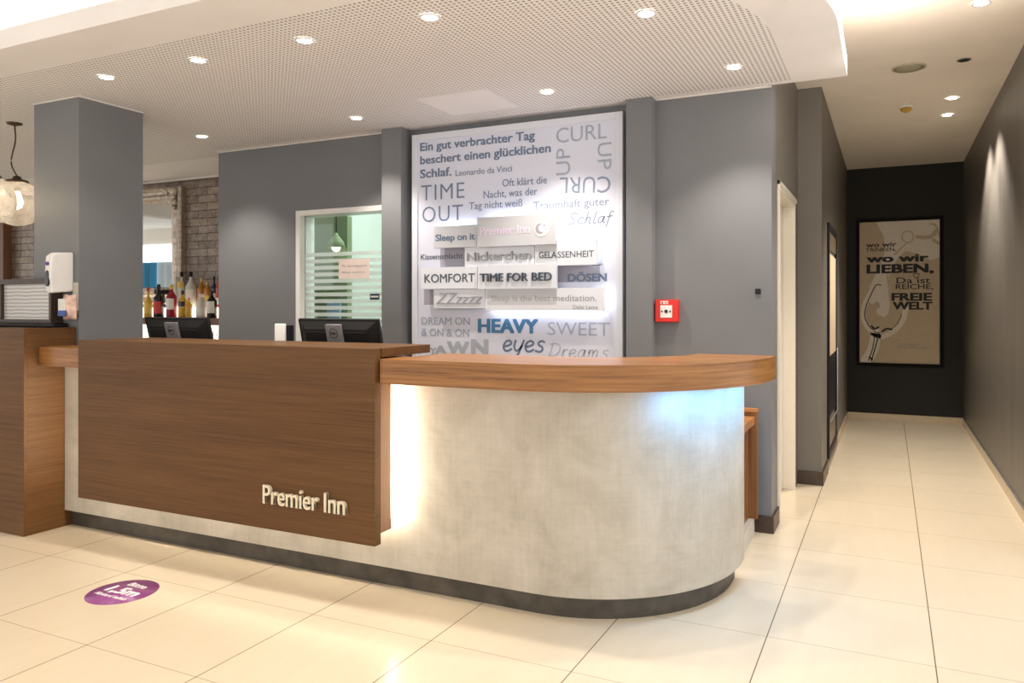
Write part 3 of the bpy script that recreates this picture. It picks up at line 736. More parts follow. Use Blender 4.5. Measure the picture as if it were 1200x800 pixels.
# ------------------------------------------------------------------ downlights
def downlight(x, y, z, label, power, group, size=1.72, blend=0.6, r=0.036):
    t = thing('downlight', label, 'ceiling light', (x, y, z), group)
    bm = B(); lathe(bm, [(r+0.012, -0.004), (r+0.010, -0.007), (r, -0.007), (r, -0.002)], x, y, z, 28, False)
    obj('trim_ring', bm, TRIM, t)
    bm = B(); lathe(bm, [(r, -0.0045), (r, -0.0015)], x, y, z, 28); obj('lens', bm, L_WARM, t)
    ld = bpy.data.lights.new('downlight_lamp', 'SPOT'); ld.energy = power; ld.color = WARM; ld.spot_size = size; ld.spot_blend = blend; ld.shadow_soft_size = 0.03
    lo = bpy.data.objects.new('lamp', ld); C.objects.link(lo); lo.parent = t; lo.location = (0, 0, -0.03)
    return t
SOF = [(-3.98, 2.78, 'front row soffit downlight nearest the column'), (-3.27, 2.79, 'second front row soffit downlight from the column'), (-2.56, 2.80, 'third front row soffit downlight from the column'),
       (-1.85, 2.81, 'front row soffit downlight above the right end of the oak panel'), (-0.966, 3.174, 'soffit downlight inside the rounded end, towards the front'), (-0.754, 4.083, 'soffit downlight nearest the grey wall corner'),
       (-1.855, 4.08, 'back row soffit downlight in front of the word sign'), (-3.293, 4.10, 'back row soffit downlight in front of the office door'), (-4.71, 4.05, 'back row soffit downlight behind the column')]
SOF.append((-7.6, 4.75, 'unseen soffit downlight added to brighten the bar wall'))  # added lamp, hidden by the column, to brighten the brick tiles
for x, y, l in SOF: downlight(x, y, ZS, 'small round '+l, P_SOFFIT*(0.35 if x == -3.98 else 1.1), 'soffit downlights')
downlight(0.449, 4.63, ZC, 'round corridor downlight nearest the lobby', P_CORR*0.8, 'corridor downlights')
downlight(0.449, 6.64, ZC, 'nearer one of the two paired corridor downlights', P_CORR, 'corridor downlights')
downlight(0.449, 7.21, ZC, 'farther one of the two paired corridor downlights', P_CORR, 'corridor downlights')
for i, (x, y) in enumerate([(-5.2, 1.0), (-3.6, 1.0), (-2.0, 1.0), (-0.4, 1.0), (-4.4, -0.8), (-1.2, -0.8)]):  # lamps added out of view as general fill for the lobby
    downlight(x, y, ZC, 'unseen lobby downlight added for fill over the open floor', P_LOBBY_FILL, 'added lobby downlights')

# ------------------------------------------------------------------ ceiling fittings in the corridor
t = thing('ceiling_speaker', 'round cream ceiling speaker in the corridor ceiling', 'speaker', (0.124, 5.676, ZC))
bm = B(); lathe(bm, [(0.108, 0), (0.108, -0.006), (0.098, -0.010), (0.094, -0.006)], 0.124, 5.676, ZC, 32, False); obj('rim', bm, plain('speaker_rim', (0.50, 0.46, 0.33), 0.5), t)
bm = B(); lathe(bm, [(0.095, -0.006), (0.06, -0.009), (0.0005, -0.010)], 0.124, 5.676, ZC, 32); obj('grille', bm, plain('speaker_grille', (0.40, 0.37, 0.27), 0.6), t)
t = thing('smoke_detector', 'small amber and white smoke detector on the corridor ceiling', 'smoke detector', (0.128, 6.751, ZC))
bm = B(); lathe(bm, [(0.055, 0), (0.055, -0.014), (0.048, -0.02)], 0.128, 6.751, ZC, 28); obj('base', bm, WHITEPL, t)
bm = B(); lathe(bm, [(0.044, -0.02), (0.042, -0.034), (0.026, -0.05), (0.010, -0.056)], 0.128, 6.751, ZC, 28); obj('sensor_head', bm, YELLOWPL, t)
t = thing('recessed_sensor', 'small dark round recess in the corridor ceiling', 'sensor', (0.449, 5.653, ZC))
bm = B(); lathe(bm, [(0.042, 0), (0.042, -0.004), (0.035, -0.005)], 0.449, 5.653, ZC, 24); obj('rim', bm, GREYPL, t)
bm = B(); lathe(bm, [(0.033, -0.0052), (0.01, -0.0056)], 0.449, 5.653, ZC, 24); obj('dark_cup', bm, BLACKPL, t)
t = thing('ceiling_lamp', 'white drum ceiling lamp beside the rounded soffit end', 'ceiling light', (-0.06, 4.20, ZC))
bm = B(); lathe(bm, [(0.085, 0), (0.085, -0.05), (0.078, -0.058), (0.01, -0.06)], -0.06, 4.20, ZC, 32); obj('shade', bm, glow('opal_lamp', (1, 0.92, 0.78), 1.6), t)
ld = bpy.data.lights.new('drum_lamp', 'POINT'); ld.energy = 13; ld.color = (1, 0.84, 0.70); ld.shadow_soft_size = 0.05
lo = bpy.data.objects.new('lamp', ld); C.objects.link(lo); lo.parent = t; lo.location = (0, 0, -0.32)
obj('bracket', box(B(), 0.028, 0.036, 4.185, 4.215, ZC-0.05, ZC), BRONZE, t)
hp = box(B(), -0.28, 0.02, 6.35, 6.62, ZC-0.002, ZC); tag(obj('access_hatch', hp, WHITE), 'flush square access hatch in the corridor ceiling', 'hatch')

# ------------------------------------------------------------------ framed poster at the corridor end
YE = 9.60
post = thing('framed_poster', 'tall black framed poster with a wine glass on the black end wall', 'poster', (0.105, YE, 1.48))
A, Bq = (-0.350, 0.560), (0.632, 2.352)
x0, x1, z0, z1 = -0.350, 0.560, 0.632, 2.352
bm = B(); fw = 0.038
box(bm, x0, x0+fw, YE-0.03, YE, z0, z1); box(bm, x1-fw, x1, YE-0.03, YE, z0, z1); box(bm, x0+fw, x1-fw, YE-0.03, YE, z1-fw, z1); box(bm, x0+fw, x1-fw, YE-0.03, YE, z0, z0+fw)
obj('frame', bm, plain('matt_black_frame', (0.006, 0.006, 0.006), 0.7, 0, 0.06, 30, 0.2), post, 0.002)
YS = YE-0.012
obj('print_sheet', box(B(), x0+fw, x1-fw, YS, YE, z0+fw, z1-fw), KRAFT, post)
def pp(u, v):
    "poster print: crop units (0..380 across, 0..685 down) to x,z"
    return (x0+fw+(u-60)/378*(x1-x0-2*fw), z1-fw-(v-72)/680*(z1-z0-2*fw))
bm = B()
pale = [(140,73),(437,73),(437,250),(395,262),(340,232),(282,215),(245,250),(215,300),(202,345),(198,410),(206,470),(200,515),(178,532),(150,520),(140,500),(160,480),(150,455),(118,470),(104,455),(112,380),(140,320),(172,260),(186,200),(176,140)]
vs = [bm.verts.new((pp(u, v)[0], YS-0.0004, pp(u, v)[1])) for u, v in pale]; bm.faces.new(vs)
obj('pale_splash', bm, PALEPRINT, post)
bm = B(); k = (x1-x0-2*fw)/378
def stroke(pts, w, bm, y): ribbon(bm, [pp(u, v) for u, v in catmull(pts)], w*k, y)
stroke([(140,372),(108,425),(84,480),(80,535),(100,580),(135,615),(180,622),(235,590),(268,545),(282,490)], 26, bm, YS-0.0006)
stroke([(140,610),(132,660),(118,705),(92,742)], 52, bm, YS-0.0006)
obj('glass_outline', bm, PALEPRINT, post)
bm = B()
stroke([(165,378),(140,378),(115,425),(92,480),(86,530),(104,572),(122,590)], 5, bm, YS-0.0010)
stroke([(118,575),(134,588),(152,580)], 9, bm, YS-0.0010); stroke([(172,600),(190,588),(214,590)], 10, bm, YS-0.0010)
stroke([(214,590),(244,560),(262,520)], 4, bm, YS-0.0010); stroke([(120,572),(132,600),(150,606),(176,598)], 4, bm, YS-0.0010)
stroke([(132,612),(130,650),(122,690),(104,742)], 5, bm, YS-0.0010); stroke([(154,612),(142,660),(126,715),(118,742)], 6, bm, YS-0.0010)
stroke([(108,725),(122,738)], 8, bm, YS-0.0010)
obj('black_linework', bm, BLACKINK, post)
bm = B()
stroke([(318,145),(312,168),(292,176),(270,165),(264,145),(275,126),(296,122),(312,132),(318,145)], 7, bm, YS-0.0008)
stroke([(290,176),(262,200),(230,232)], 8, bm, YS-0.0008)
stroke([(335,150),(372,156),(405,148),(420,128)], 20, bm, YS-0.0008)
stroke([(395,92),(418,98),(428,120),(436,150)], 10, bm, YS-0.0008)
stroke([(410,168),(428,182),(437,186)], 16, bm, YS-0.0008)
stroke([(205,290),(196,340),(206,400)], 10, bm, YS-0.0008)
obj('beige_linework', bm, KRAFT, post)
def ptext(s, u0, u1, v, cap, w=0.02):
    a, b = pp(u0, v), pp(u1, v)
    text_on('lettering', s, BLACKINK, post, a, b, cap*k*1.14, YS-0.0006, w, depth=0.001)
ptext('wo wir', 92, 238, 193, 21, 0.02); ptext('TRINKEN,', 90, 236, 215, 17, 0.01)
ptext('wo wir', 94, 388, 266, 33, 0.04); ptext('LIEBEN,', 94, 412, 319, 38, 0.045)
ptext('Da ist', 238, 396, 370, 26, 0.01); ptext('REICHE,', 234, 408, 398, 23, 0.012)
ptext('FREIE', 214, 404, 452, 33, 0.045); ptext('WELT', 220, 406, 494, 33, 0.045)
bm = B()
for v, e in ((660, 345), (669, 330), (678, 378)): ribbon(bm, [pp(240, v), pp(e, v)], 3*k, YS-0.0006)
obj('small_print', bm, INKGREY, post)
bm = B()
def heart(u, v, s, m):
    ribbon(bm, [pp(u+s*16*math.sin(t)**3/16, v-s*(13*math.cos(t)-5*math.cos(2*t)-2*math.cos(3*t)-math.cos(4*t))/16) for t in [2*PI*i/24 for i in range(25)]], 3.5*k, YS-0.0009)
heart(331, 334, 14, None); obj('heart_mark', bm, BLACKINK, post)

# display case on the corridor's left wall
dc = thing('wall_display', 'narrow dark framed display panel on the left corridor wall', 'display', (-0.45, 7.1, 1.0))
bm = B(); box(bm, -0.45, -0.432, 6.42, 6.47, 0.10, 2.0); box(bm, -0.45, -0.432, 7.35, 7.40, 0.10, 2.0); box(bm, -0.45, -0.432, 6.47, 7.35, 1.94, 2.0); box(bm, -0.45, -0.432, 6.47, 7.35, 0.10, 0.16)
obj('frame', bm, BLACKPL, dc, 0.002)
obj('top_panel', box(B(), -0.45, -0.438, 6.47, 7.35, 1.80, 1.94), BRASSPANEL, dc)
obj('poster_panel', box(B(), -0.45, -0.440, 6.62, 7.35, 0.92, 1.76), KRAFT, dc)
obj('lower_panel', box(B(), -0.45, -0.440, 6.47, 7.35, 0.42, 0.90), BLACKPL, dc)
obj('bottom_panel', box(B(), -0.45, -0.440, 6.47, 7.35, 0.16, 0.36), BRASSPANEL, dc)
bm = B(); tube(bm, [(-0.425, 6.5, 0.39), (-0.42, 7.0, 0.39), (-0.425, 7.32, 0.39), (-0.425, 7.33, 0.95)], 0.005)
obj('steel_rail', bm, GREYPL, dc)

# ------------------------------------------------------------------ call point, sensor
fx, fz = -1.237, 1.297
t = thing('fire_call_point', 'red square fire alarm call point on the grey wall', 'fire alarm', (fx, YW, fz))
obj('housing', box(B(), fx-0.072, fx+0.072, YW-0.045, YW, fz-0.069, fz+0.069), REDPL, t, 0.006)
obj('glass_plate', box(B(), fx-0.037, fx+0.037, YW-0.047, YW-0.044, fz-0.042, fz+0.034), WHITEPL, t, 0.002)
disc(fx, fz-0.003, 0.011, YW-0.047, BLACKINK, t, 'press_spot')
bm = B()
for s in (-1, 1): prism_y(bm, [(fx+s*0.018, fz-0.003), (fx+s*0.030, fz+0.005), (fx+s*0.030, fz-0.011)], YW-0.049, YW-0.0472)
obj('arrow_mark', bm, BLACKINK, t)
bm = B(); box(bm, fx-0.036, fx+0.012, YW-0.0462, YW-0.0445, fz+0.042, fz+0.060)
obj('house_symbol', bm, WHITEPL, t)
bm = B(); prism_y(bm, [(fx-0.030, fz+0.044), (fx-0.018, fz+0.044), (fx-0.018, fz+0.051), (fx-0.024, fz+0.058), (fx-0.030, fz+0.051)], YW-0.0475, YW-0.0463); box(bm, fx-0.010, fx+0.008, YW-0.0475, YW-0.0463, fz+0.048, fz+0.053)
obj('red_pictogram', bm, REDPL, t)
t = thing('wall_sensor', 'tiny black square sensor on the grey wall', 'sensor', (-0.696, YW, 1.412))
obj('housing', box(B(), -0.711, -0.681, YW-0.012, YW, 1.397, 1.427), BLACKPL, t, 0.002)
disc(-0.696, 1.412, 0.006, YW-0.012, DARKPL, t, 'lens')

# ------------------------------------------------------------------ floor sticker
t = thing('floor_sticker', 'round purple distance sticker on the tiled floor', 'sticker', (-3.222, 2.331, 0))
bm = B(); lathe(bm, [(0.153, 0.0), (0.153, 0.0012)], -3.222, 2.331, 0, 48); obj('vinyl_disc', bm, PURPLE, t)
def ftext(s, xc, yb, w, cap, weight):
    bm = text_bm(s, weight, 0.12); a = min(v.co.x for v in bm.verts); b = max(v.co.x for v in bm.verts)
    for v in bm.verts: v.co = Vector((xc+((v.co.x-a)/(b-a)-0.5)*w, yb+v.co.y/CAP*cap, 0.0014+0.0006*(v.co.z/0.02+1)*0.5))
    obj('lettering', bm, WHITEINK, t)
ftext('Bitte', -3.222, 2.394, 0.115, 0.034, 0.02); ftext('1,5m', -3.222, 2.308, 0.20, 0.062, 0.035); ftext('Abstand halten', -3.222, 2.262, 0.205, 0.024, 0.015)

# ------------------------------------------------------------------ monitors
def monitor(xc, y, zt, w, h, label, tilt=0.24):
    t = thing('monitor', label, 'monitor', (xc, y+0.10, 0.76))
    M = Matrix.Translation((xc, y, zt)) @ Matrix.Rotation(tilt, 4, 'X')
    bm = B(); box(bm, -w/2, w/2, 0.030, 0.052, -h, 0)
    # sloped back hump
    prof = [(-w/2+0.012, -h+0.012), (w/2-0.012, -h+0.012), (w/2-0.012, -0.012), (-w/2+0.012, -0.012)]
    inn = [(-w/2+0.06, -h+0.05), (w/2-0.06, -h+0.05), (w/2-0.06, -0.05), (-w/2+0.06, -0.05)]
    a = [bm.verts.new((x, 0.030, z)) for x, z in prof]; b = [bm.verts.new((x, 0.004, z)) for x, z in inn]
    for i in range(4): bm.faces.new((a[i], a[(i+1) % 4], b[(i+1) % 4], b[i]))
    bm.faces.new(b); bmesh.ops.recalc_face_normals(bm, faces=bm.faces)
    bm.transform(M); obj('casing', bm, BLACKPL, t, 0.003)
    bm = B(); box(bm, -w/2+0.012, w/2-0.012, 0.0515, 0.0535, -h+0.018, -0.012); bm.transform(M); obj('screen', bm, DARKPL, t)
    bm = B(); box(bm, -0.052, 0.052, -0.012, 0.006, -h+0.02, -0.020); bm.transform(M); sp = obj('stand_plate', bm, GREYPL, t, 0.003)
    bm = B(); box(bm, -w/2+0.07, w/2-0.07, 0.0025, 0.0045, -0.068, -0.064); bm.transform(M); obj('vent_slot', bm, DARKPL, t)
    # round maker's mark
    bm = B(); ring = [(0.026*math.cos(2*PI*i/32), -0.068+0.026*math.sin(2*PI*i/32)) for i in range(33)]
    ribbon(bm, ring, 0.0035, -0.0128); bm.transform(M); obj('logo_ring', bm, BLACKPL, sp)
    bm = text_bm('DELL', 0.03); a0 = min(v.co.x for v in bm.verts); a1 = max(v.co.x for v in bm.verts)
    for v in bm.verts: v.co = Vector((((v.co.x-a0)/(a1-a0)-0.5)*0.040, -0.0122-0.001*(v.co.z/0.02+1)*0.5, -0.0745+v.co.y/CAP*0.013))
    bm.transform(M); obj('lettering', bm, BLACKPL, sp)
    bm = B(); box(bm, xc-0.04, xc+0.04, y+0.135, y+0.16, 0.77, zt-0.22); obj('stand_neck', bm, GREYPL, t, 0.003)
    bm = B(); box(bm, xc-0.13, xc+0.13, y+0.05, y+0.25, 0.76, 0.772); obj('stand_base', bm, GREYPL, t, 0.004)
    return t
monitor(-3.955, 3.175, 1.247, 0.545, 0.33, 'black computer monitor on the desk in front of the bar opening')
monitor(-2.715, 3.185, 1.247, 0.545, 0.33, 'black computer monitor on the desk in front of the glass door')
t = thing('desk_device', 'small white upright device with dark side standing left of the glass door monitor', 'device', (-3.07, 3.20, 0.76))
obj('front_shell', box(B(), -3.115, -3.04, 3.165, 3.185, 1.10, 1.228), WHITEPL, t, 0.008, 3)
obj('back_shell', box(B(), -3.105, -3.028, 3.186, 3.23, 1.10, 1.220), BLACKPL, t, 0.006)
obj('stand', box(B(), -3.085, -3.055, 3.19, 3.215, 0.772, 1.10), DARKPL, t)
obj('base', box(B(), -3.13, -3.01, 3.15, 3.26, 0.76, 0.772), DARKPL, t, 0.003)

# paper notice on the office glass, wall box beyond
t = thing('paper_notice', 'pale paper notice taped on the office door glass', 'notice', (-3.66, YW+0.05, 1.62))
p, q = at_y(397, 304, YW+0.048), at_y(433, 326, YW+0.048)
obj('sheet', box(B(), p.x, q.x, YW+0.047, YW+0.0495, q.z, p.z), PINKPAPER, t)
xm = (p.x+q.x)/2; w = (q.x-p.x)
text_on('lettering', 'Für Sonntagsgäste', INKGREY, t, (p.x+0.12*w, p.z-0.40*(p.z-q.z)), (q.x-0.08*w, p.z-0.40*(p.z-q.z)), 0.018, YW+0.047, 0, depth=0.001)
text_on('lettering', 'bitte melden', INKGREY, t, (p.x+0.12*w, p.z-0.72*(p.z-q.z)), (q.x-0.15*w, p.z-0.72*(p.z-q.z)), 0.018, YW+0.047, 0, depth=0.001)
p, q = at_y(433.5, 344, YW+0.046), at_y(444.5, 351, YW+0.046)
t = thing('door_sticker', 'small dark blue sticker on the office door glass below the notice', 'sticker', (p.x, YW+0.05, q.z))
obj('backing', box(B(), p.x, q.x, YW+0.046, YW+0.0495, q.z, p.z), plain('navy_plastic', (0.02, 0.045, 0.10), 0.4), t)
obj('pale_stripe', box(B(), p.x+0.008, q.x-0.008, YW+0.0445, YW+0.046, q.z+0.017, p.z-0.017), PALEPRINT, t)
t = thing('office_fill_light', 'unseen flat lit panel added on the office ceiling for fill', 'ceiling light', (-3.3, 5.9, ZC))  # added glowing panel, out of sight, that brightens the office
obj('diffuser', box(B(), -4.4, -2.7, 4.75, 6.6, ZC-0.02, ZC), L_OFFICE_FILL, t, 0.003)
def pendant_for_reflection():  # solid lamp standing in for a lobby lamp mirrored in the door glass
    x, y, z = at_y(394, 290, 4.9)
    t = thing('reflection_pendant', 'small green shaded pendant lamp added in place of a reflection in the office door glass', 'pendant lamp', (x, y, z))
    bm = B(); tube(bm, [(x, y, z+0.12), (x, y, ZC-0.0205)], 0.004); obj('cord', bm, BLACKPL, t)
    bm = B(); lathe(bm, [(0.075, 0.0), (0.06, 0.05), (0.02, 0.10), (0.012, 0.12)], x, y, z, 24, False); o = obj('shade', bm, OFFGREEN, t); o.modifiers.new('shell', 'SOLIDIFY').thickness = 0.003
    bm = B(); bmesh.ops.create_uvsphere(bm, u_segments=16, v_segments=10, radius=0.035); bmesh.ops.translate(bm, verts=bm.verts, vec=(x, y, z)); obj('bulb', bm, glow('reflection_bulb', (1, 0.9, 0.7), 6), t, smooth=True)
pendant_for_reflection()
p, q = at_y(384, 353, 4.92), at_y(399, 400, 4.92)
tag(obj('hanging_cloth', box(B(), p.x, q.x, 4.91, 4.93, 0.0, p.z), plain('pale_blue_cloth', (0.35, 0.52, 0.72), 0.8)), 'pale blue sheet hanging behind the office door glass', 'sheet')

# ------------------------------------------------------------------ globe pendants at the left
def globe(x, y, z, r, label, rose, cordpts):
    t = thing('globe_pendant', label, 'pendant lamp', (x, y, z), 'globe pendants by the bar')
    bm = B(); bmesh.ops.create_uvsphere(bm, u_segments=40, v_segments=28, radius=r); bmesh.ops.translate(bm, verts=bm.verts, vec=(x, y, z))
    bmesh.ops.delete(bm, geom=[v for v in bm.verts if v.co.z > z+r*0.93], context='VERTS')
    obj('glass_globe', bm, GLOBE, t, smooth=True)
    bm = B(); lathe(bm, [(0.068, 0.86*r), (0.072, 0.93*r), (0.066, 1.0*r), (0.03, 1.02*r), (0.024, 1.16*r), (0.008, 1.2*r)], x, y, z, 24); obj('cap', bm, BRONZE, t)
    bm = B(); lathe(bm, [(0.005, -0.06), (0.028, -0.045), (0.036, -0.01), (0.024, 0.03), (0.014, 0.06)], x, y, z+0.02, 18); bl = obj('bulb', bm, L_BULB, t)
    bm = B(); tube(bm, [(x, y, z+0.07), (x, y, z+0.88*r)], 0.014); obj('lamp_holder', bm, BRONZE, t)
    bm = B(); tube(bm, catmull([(x, y, z+1.18*r)] + cordpts + [(rose[0], rose[1], ZS-0.01)], 6), 0.005); obj('cord', bm, BRONZE, t)
    bm = B(); lathe(bm, [(0.010, -0.022), (0.045, -0.012), (0.05, -0.003), (0.05, 0)], rose[0], rose[1], ZS, 24); obj('ceiling_rose', bm, BRONZE, t)
    ld = bpy.data.lights.new('bulb_lamp', 'POINT'); ld.energy = 70; ld.color = (1, 0.78, 0.55); ld.shadow_soft_size = 0.03
    lo = bpy.data.objects.new('lamp', ld); C.objects.link(lo); lo.parent = t
E0 = Vector((0, 0, EYE))
g1 = E0+ray(20, 238)*5.25; g2 = E0+ray(-14, 234)*4.62
rs = E0+ray(17, 144)*((ZS-EYE)/ray(17, 144).z)
globe(g1.x, g1.y, g1.z, 0.160, 'clear rippled glass globe pendant nearest the column', (rs.x, rs.y), [tuple(E0+ray(13, 190)*5.25), tuple(E0+ray(18, 165)*5.25)])
globe(g2.x, g2.y, g2.z, 0.152, 'clear rippled glass globe pendant cut off by the frame edge', (g2.x-0.05, g2.y), [(g2.x-0.02, g2.y, g2.z+0.26), (g2.x-0.06, g2.y, g2.z+0.40)])

# ------------------------------------------------------------------ towel dispenser, packet, glass display on the cabinet
t = thing('paper_towel_dispenser', 'white paper towel dispenser fixed to the grey column', 'dispenser', (-4.57, 2.95, 1.40))
dx0, dx1, dy0, dy1, dz0, dz1 = -4.592, -4.532, 2.815, 2.957, 1.404, 1.655
bm = B()
prof = [(dy1, dz0+0.012), (dy1, dz1), (dy0+0.035, dz1-0.006), (dy0+0.006, dz1-0.03), (dy0, dz0+0.09), (dy0+0.012, dz0)]
a = [bm.verts.new((dx0, y, z)) for y, z in prof]; b = [bm.verts.new((dx1, y, z)) for y, z in prof]
bm.faces.new(a); bm.faces.new(b[::-1])
for i in range(6): bm.faces.new((a[i], b[i], b[(i+1) % 6], a[(i+1) % 6]))
bmesh.ops.recalc_face_normals(bm, faces=bm.faces)
obj('casing', bm, WHITEPL, t, 0.010, 3)
xm = (dx0+dx1)/2
bm = B(); prism_y(bm, [(xm+0.020*math.cos(2*PI*i/20)*(1 if math.sin(2*PI*i/20) < 0 else 0.7), dz0+0.088+0.048*math.sin(2*PI*i/20)) for i in range(20)], dy0-0.006, dy0+0.004); obj('viewing_window', bm, plain('smoked_window', (0.02, 0.02, 0.03), 0.15), t)
bm = B(); prism_y(bm, [(xm+0.012*math.sin(2*PI*i/16), dz1-0.075+0.011*math.cos(2*PI*i/16)) for i in range(16)], dy0-0.004, dy0+0.008); obj('logo_mark', bm, plain('violet_print', (0.10, 0.05, 0.35), 0.5), t)
t = thing('wipes_packet', 'pink and white wipes packet with blue band hanging under the towel dispenser', 'packet', (-4.50, 2.90, 1.24))
def soft_packet(x0, x1, y0, y1, z0, z1):
    bm = B(); nx, nz = 6, 8
    f = {}
    for s, y in ((0, y0), (1, y1)):
        for i in range(nx+1):
            for j in range(nz+1):
                u, v = i/nx, j/nz; bul = math.sin(PI*u)**0.5*math.sin(PI*v)**0.5
                yy = (y0+y1)/2+(y-(y0+y1)/2)*(0.12+0.88*bul)+random.uniform(-0.002, 0.002)
                f[s, i, j] = bm.verts.new((x0+(x1-x0)*u, yy, z0+(z1-z0)*v+0.004*math.sin(9*u)*(v > 0.9)))
    for i in range(nx):
        for j in range(nz):
            bm.faces.new((f[0,i,j], f[0,i+1,j], f[0,i+1,j+1], f[0,i,j+1])); bm.faces.new((f[1,i,j], f[1,i,j+1], f[1,i+1,j+1], f[1,i+1,j]))
    for j in range(nz):
        for i in (0, nx): bm.faces.new((f[0,i,j], f[0,i,j+1], f[1,i,j+1], f[1,i,j]))
    for i in range(nx):
        for j in (0, nz): bm.faces.new((f[0,i,j], f[1,i,j], f[1,i+1,j], f[0,i+1,j]))
    bmesh.ops.recalc_face_normals(bm, faces=bm.faces)
    return bm
obj('bag', soft_packet(-4.565, -4.448, 2.885, 2.945, 1.245, 1.394), plain('pink_foil', (0.72, 0.50, 0.42), 0.35, 0, 0.35, 25), t, smooth=True)
obj('white_label', box(B(), -4.562, -4.50, 2.878, 2.886, 1.285, 1.37), PAPER, t, 0.002)
obj('blue_band', box(B(), -4.562, -4.492, 2.876, 2.885, 1.265, 1.30), plain('blue_print', (0.03, 0.09, 0.35), 0.4), t, 0.002)
obj('hanger_plate', box(B(), -4.528, -4.487, 2.9465, 2.957, 1.30, 1.47), CREAMGREY, t, 0.002)

t = thing('glass_display_box', 'dark wooden display box with pale glass front on the tall cabinet', 'display box', (-4.9, 2.8, 1.197))
bx0, bx1, by0, by1, bz0, bz1 = -5.55, -4.625, 2.875, 2.948, 1.222, 1.496
bm = B(); box(bm, bx0, bx1, by0, by1, bz1-0.032, bz1); box(bm, bx0, bx1, by0, by1, bz0, bz0+0.022); box(bm, bx1-0.022, bx1, by0, by1, bz0+0.022, bz1-0.032); box(bm, bx0, bx0+0.05, by0, by1, bz0+0.022, bz1-0.032); box(bm, -5.165, -5.13, by0, by1, bz0+0.022, bz1-0.032)
obj('frame', bm, plain('dark_frame_wood', (0.055, 0.033, 0.024), 0.4, 0, 0.2), t, 0.002)
mm, nt, b = mat('reeded_glass')
wv = N(nt, 'ShaderNodeTexWave', bands_direction='Z'); wv.inputs['Scale'].default_value = 14; wv.inputs['Distortion'].default_value = 1.5; wv.inputs['Detail'].default_value = 1
nt.links.new(pos(nt), wv.inputs['Vector'])
nt.links.new(ramp(nt, wv.outputs['Fac'], [(0.2, (0.42, 0.41, 0.40)), (0.8, (0.68, 0.67, 0.65))]), b.inputs['Base Color']); b.inputs['Roughness'].default_value = 0.15
bm = B(); box(bm, -5.13, bx1-0.022, by0+0.02, by0+0.03, bz0+0.022, bz1-0.032); box(bm, bx0+0.05, -5.165, by0+0.02, by0+0.03, bz0+0.022, bz1-0.032)
obj('glass_front', bm, mm, t)
obj('foot', box(B(), bx0+0.03, bx1+0.05, by0-0.02, by1, 1.197, 1.222), BLACKPL, t, 0.006)

# ------------------------------------------------------------------ the bar
YM = 5.33
mir = thing('ornate_mirror', 'large mirror in an ornate aged silver frame on the brick wall', 'mirror', (-7.0, YM, 1.95))
mx0, mx1, mz0, mz1, fw = -7.9, -6.43, 1.35, 2.535, 0.165
bm = B()
def rail(bm, a, b, nrm, w):
    "moulded frame rail from a to b (x,z outer corners), width w towards nrm, mitred"
    prof = [(0.0, 0.0), (0.0, 0.045), (0.012, 0.06), (0.03, 0.062), (0.045, 0.045), (0.07, 0.04), (0.095, 0.055), (0.115, 0.05), (0.135, 0.03), (0.165, 0.02), (0.165, 0.0)]
    ax = Vector((b[0]-a[0], b[1]-a[1])); L = ax.length; ax.normalize(); nv = Vector(nrm)
    ring = []
    for end, p in ((0, Vector(a)), (1, Vector(b))):
        s = 1 if end == 0 else -1
        ring.append([bm.verts.new((*(p+nv*u+ax*s*u).to_tuple()[:1], YM-h, (p+nv*u+ax*s*u).y)) for u, h in prof])
    for i in range(len(prof)-1): bm.faces.new((ring[0][i], ring[1][i], ring[1][i+1], ring[0][i+1]))
rail(bm, (mx0, mz1), (mx1, mz1), (0, -1), fw); rail(bm, (mx1, mz1), (mx1, mz0), (-1, 0), fw)
rail(bm, (mx1, mz0), (mx0, mz0), (0, 1), fw); rail(bm, (mx0, mz0), (mx0, mz1), (1, 0), fw)
bmesh.ops.recalc_face_normals(bm, faces=bm.faces)
frm = obj('frame', bm, ORNATE, mir)
def scroll(cx, cz, s, flip):
    bm = B()
    for k, (dx, dz, r) in enumerate(((0, 0, 0.035), (-0.05, 0.012, 0.026), (-0.095, 0.0, 0.022), (-0.14, 0.016, 0.018), (-0.02, -0.055, 0.028), (0.004, -0.105, 0.022), (-0.012, -0.155, 0.018), (-0.05, -0.045, 0.022))):
        ret = bmesh.ops.create_icosphere(bm, subdivisions=2, radius=r*s)
        bmesh.ops.scale(bm, verts=ret['verts'], vec=(1, 0.7, 1)); bmesh.ops.translate(bm, verts=ret['verts'], vec=(cx+dx*flip, YM-0.065, cz+dz))
    tube(bm, [(cx-0.04*flip+0.06*math.cos(t)*(1-t/9), YM-0.085, cz-0.03+0.06*math.sin(t)*(1-t/9)) for t in [i*0.45 for i in range(14)]], 0.010)
    obj('corner_scroll', bm, ORNATE, frm, smooth=True)
scroll(mx1-0.075, mz1-0.055, 1.5, 1); scroll(mx0+0.075, mz1-0.055, 1.5, -1)
obj('mirror_glass', box(B(), mx0+fw-0.005, mx1-fw+0.005, YM-0.015, YM-0.008, mz0+fw-0.005, mz1-fw+0.005), MIRRORM, mir)

# left side: brown post and dark panel
t = thing('wooden_post', 'brown wooden post in front of the brick wall at the far left', 'post', (-9.38, 5.28, 0))
obj('shaft', box(B(), -9.455, -9.305, 5.24, 5.33, 0, 2.45), POSTWOOD, t, 0.004)
obj('base_block', box(B(), -9.47, -9.29, 5.225, 5.33, 0, 0.12), POSTWOOD, t, 0.004)
tag(obj('dark_panel', box(B(), -11.9, -9.46, 5.27, 5.325, 0.3, 2.45), plain('smoked_panel', (0.12, 0.115, 0.105), 0.25), None, 0.004), 'grey panel left of the brown post', 'panel')

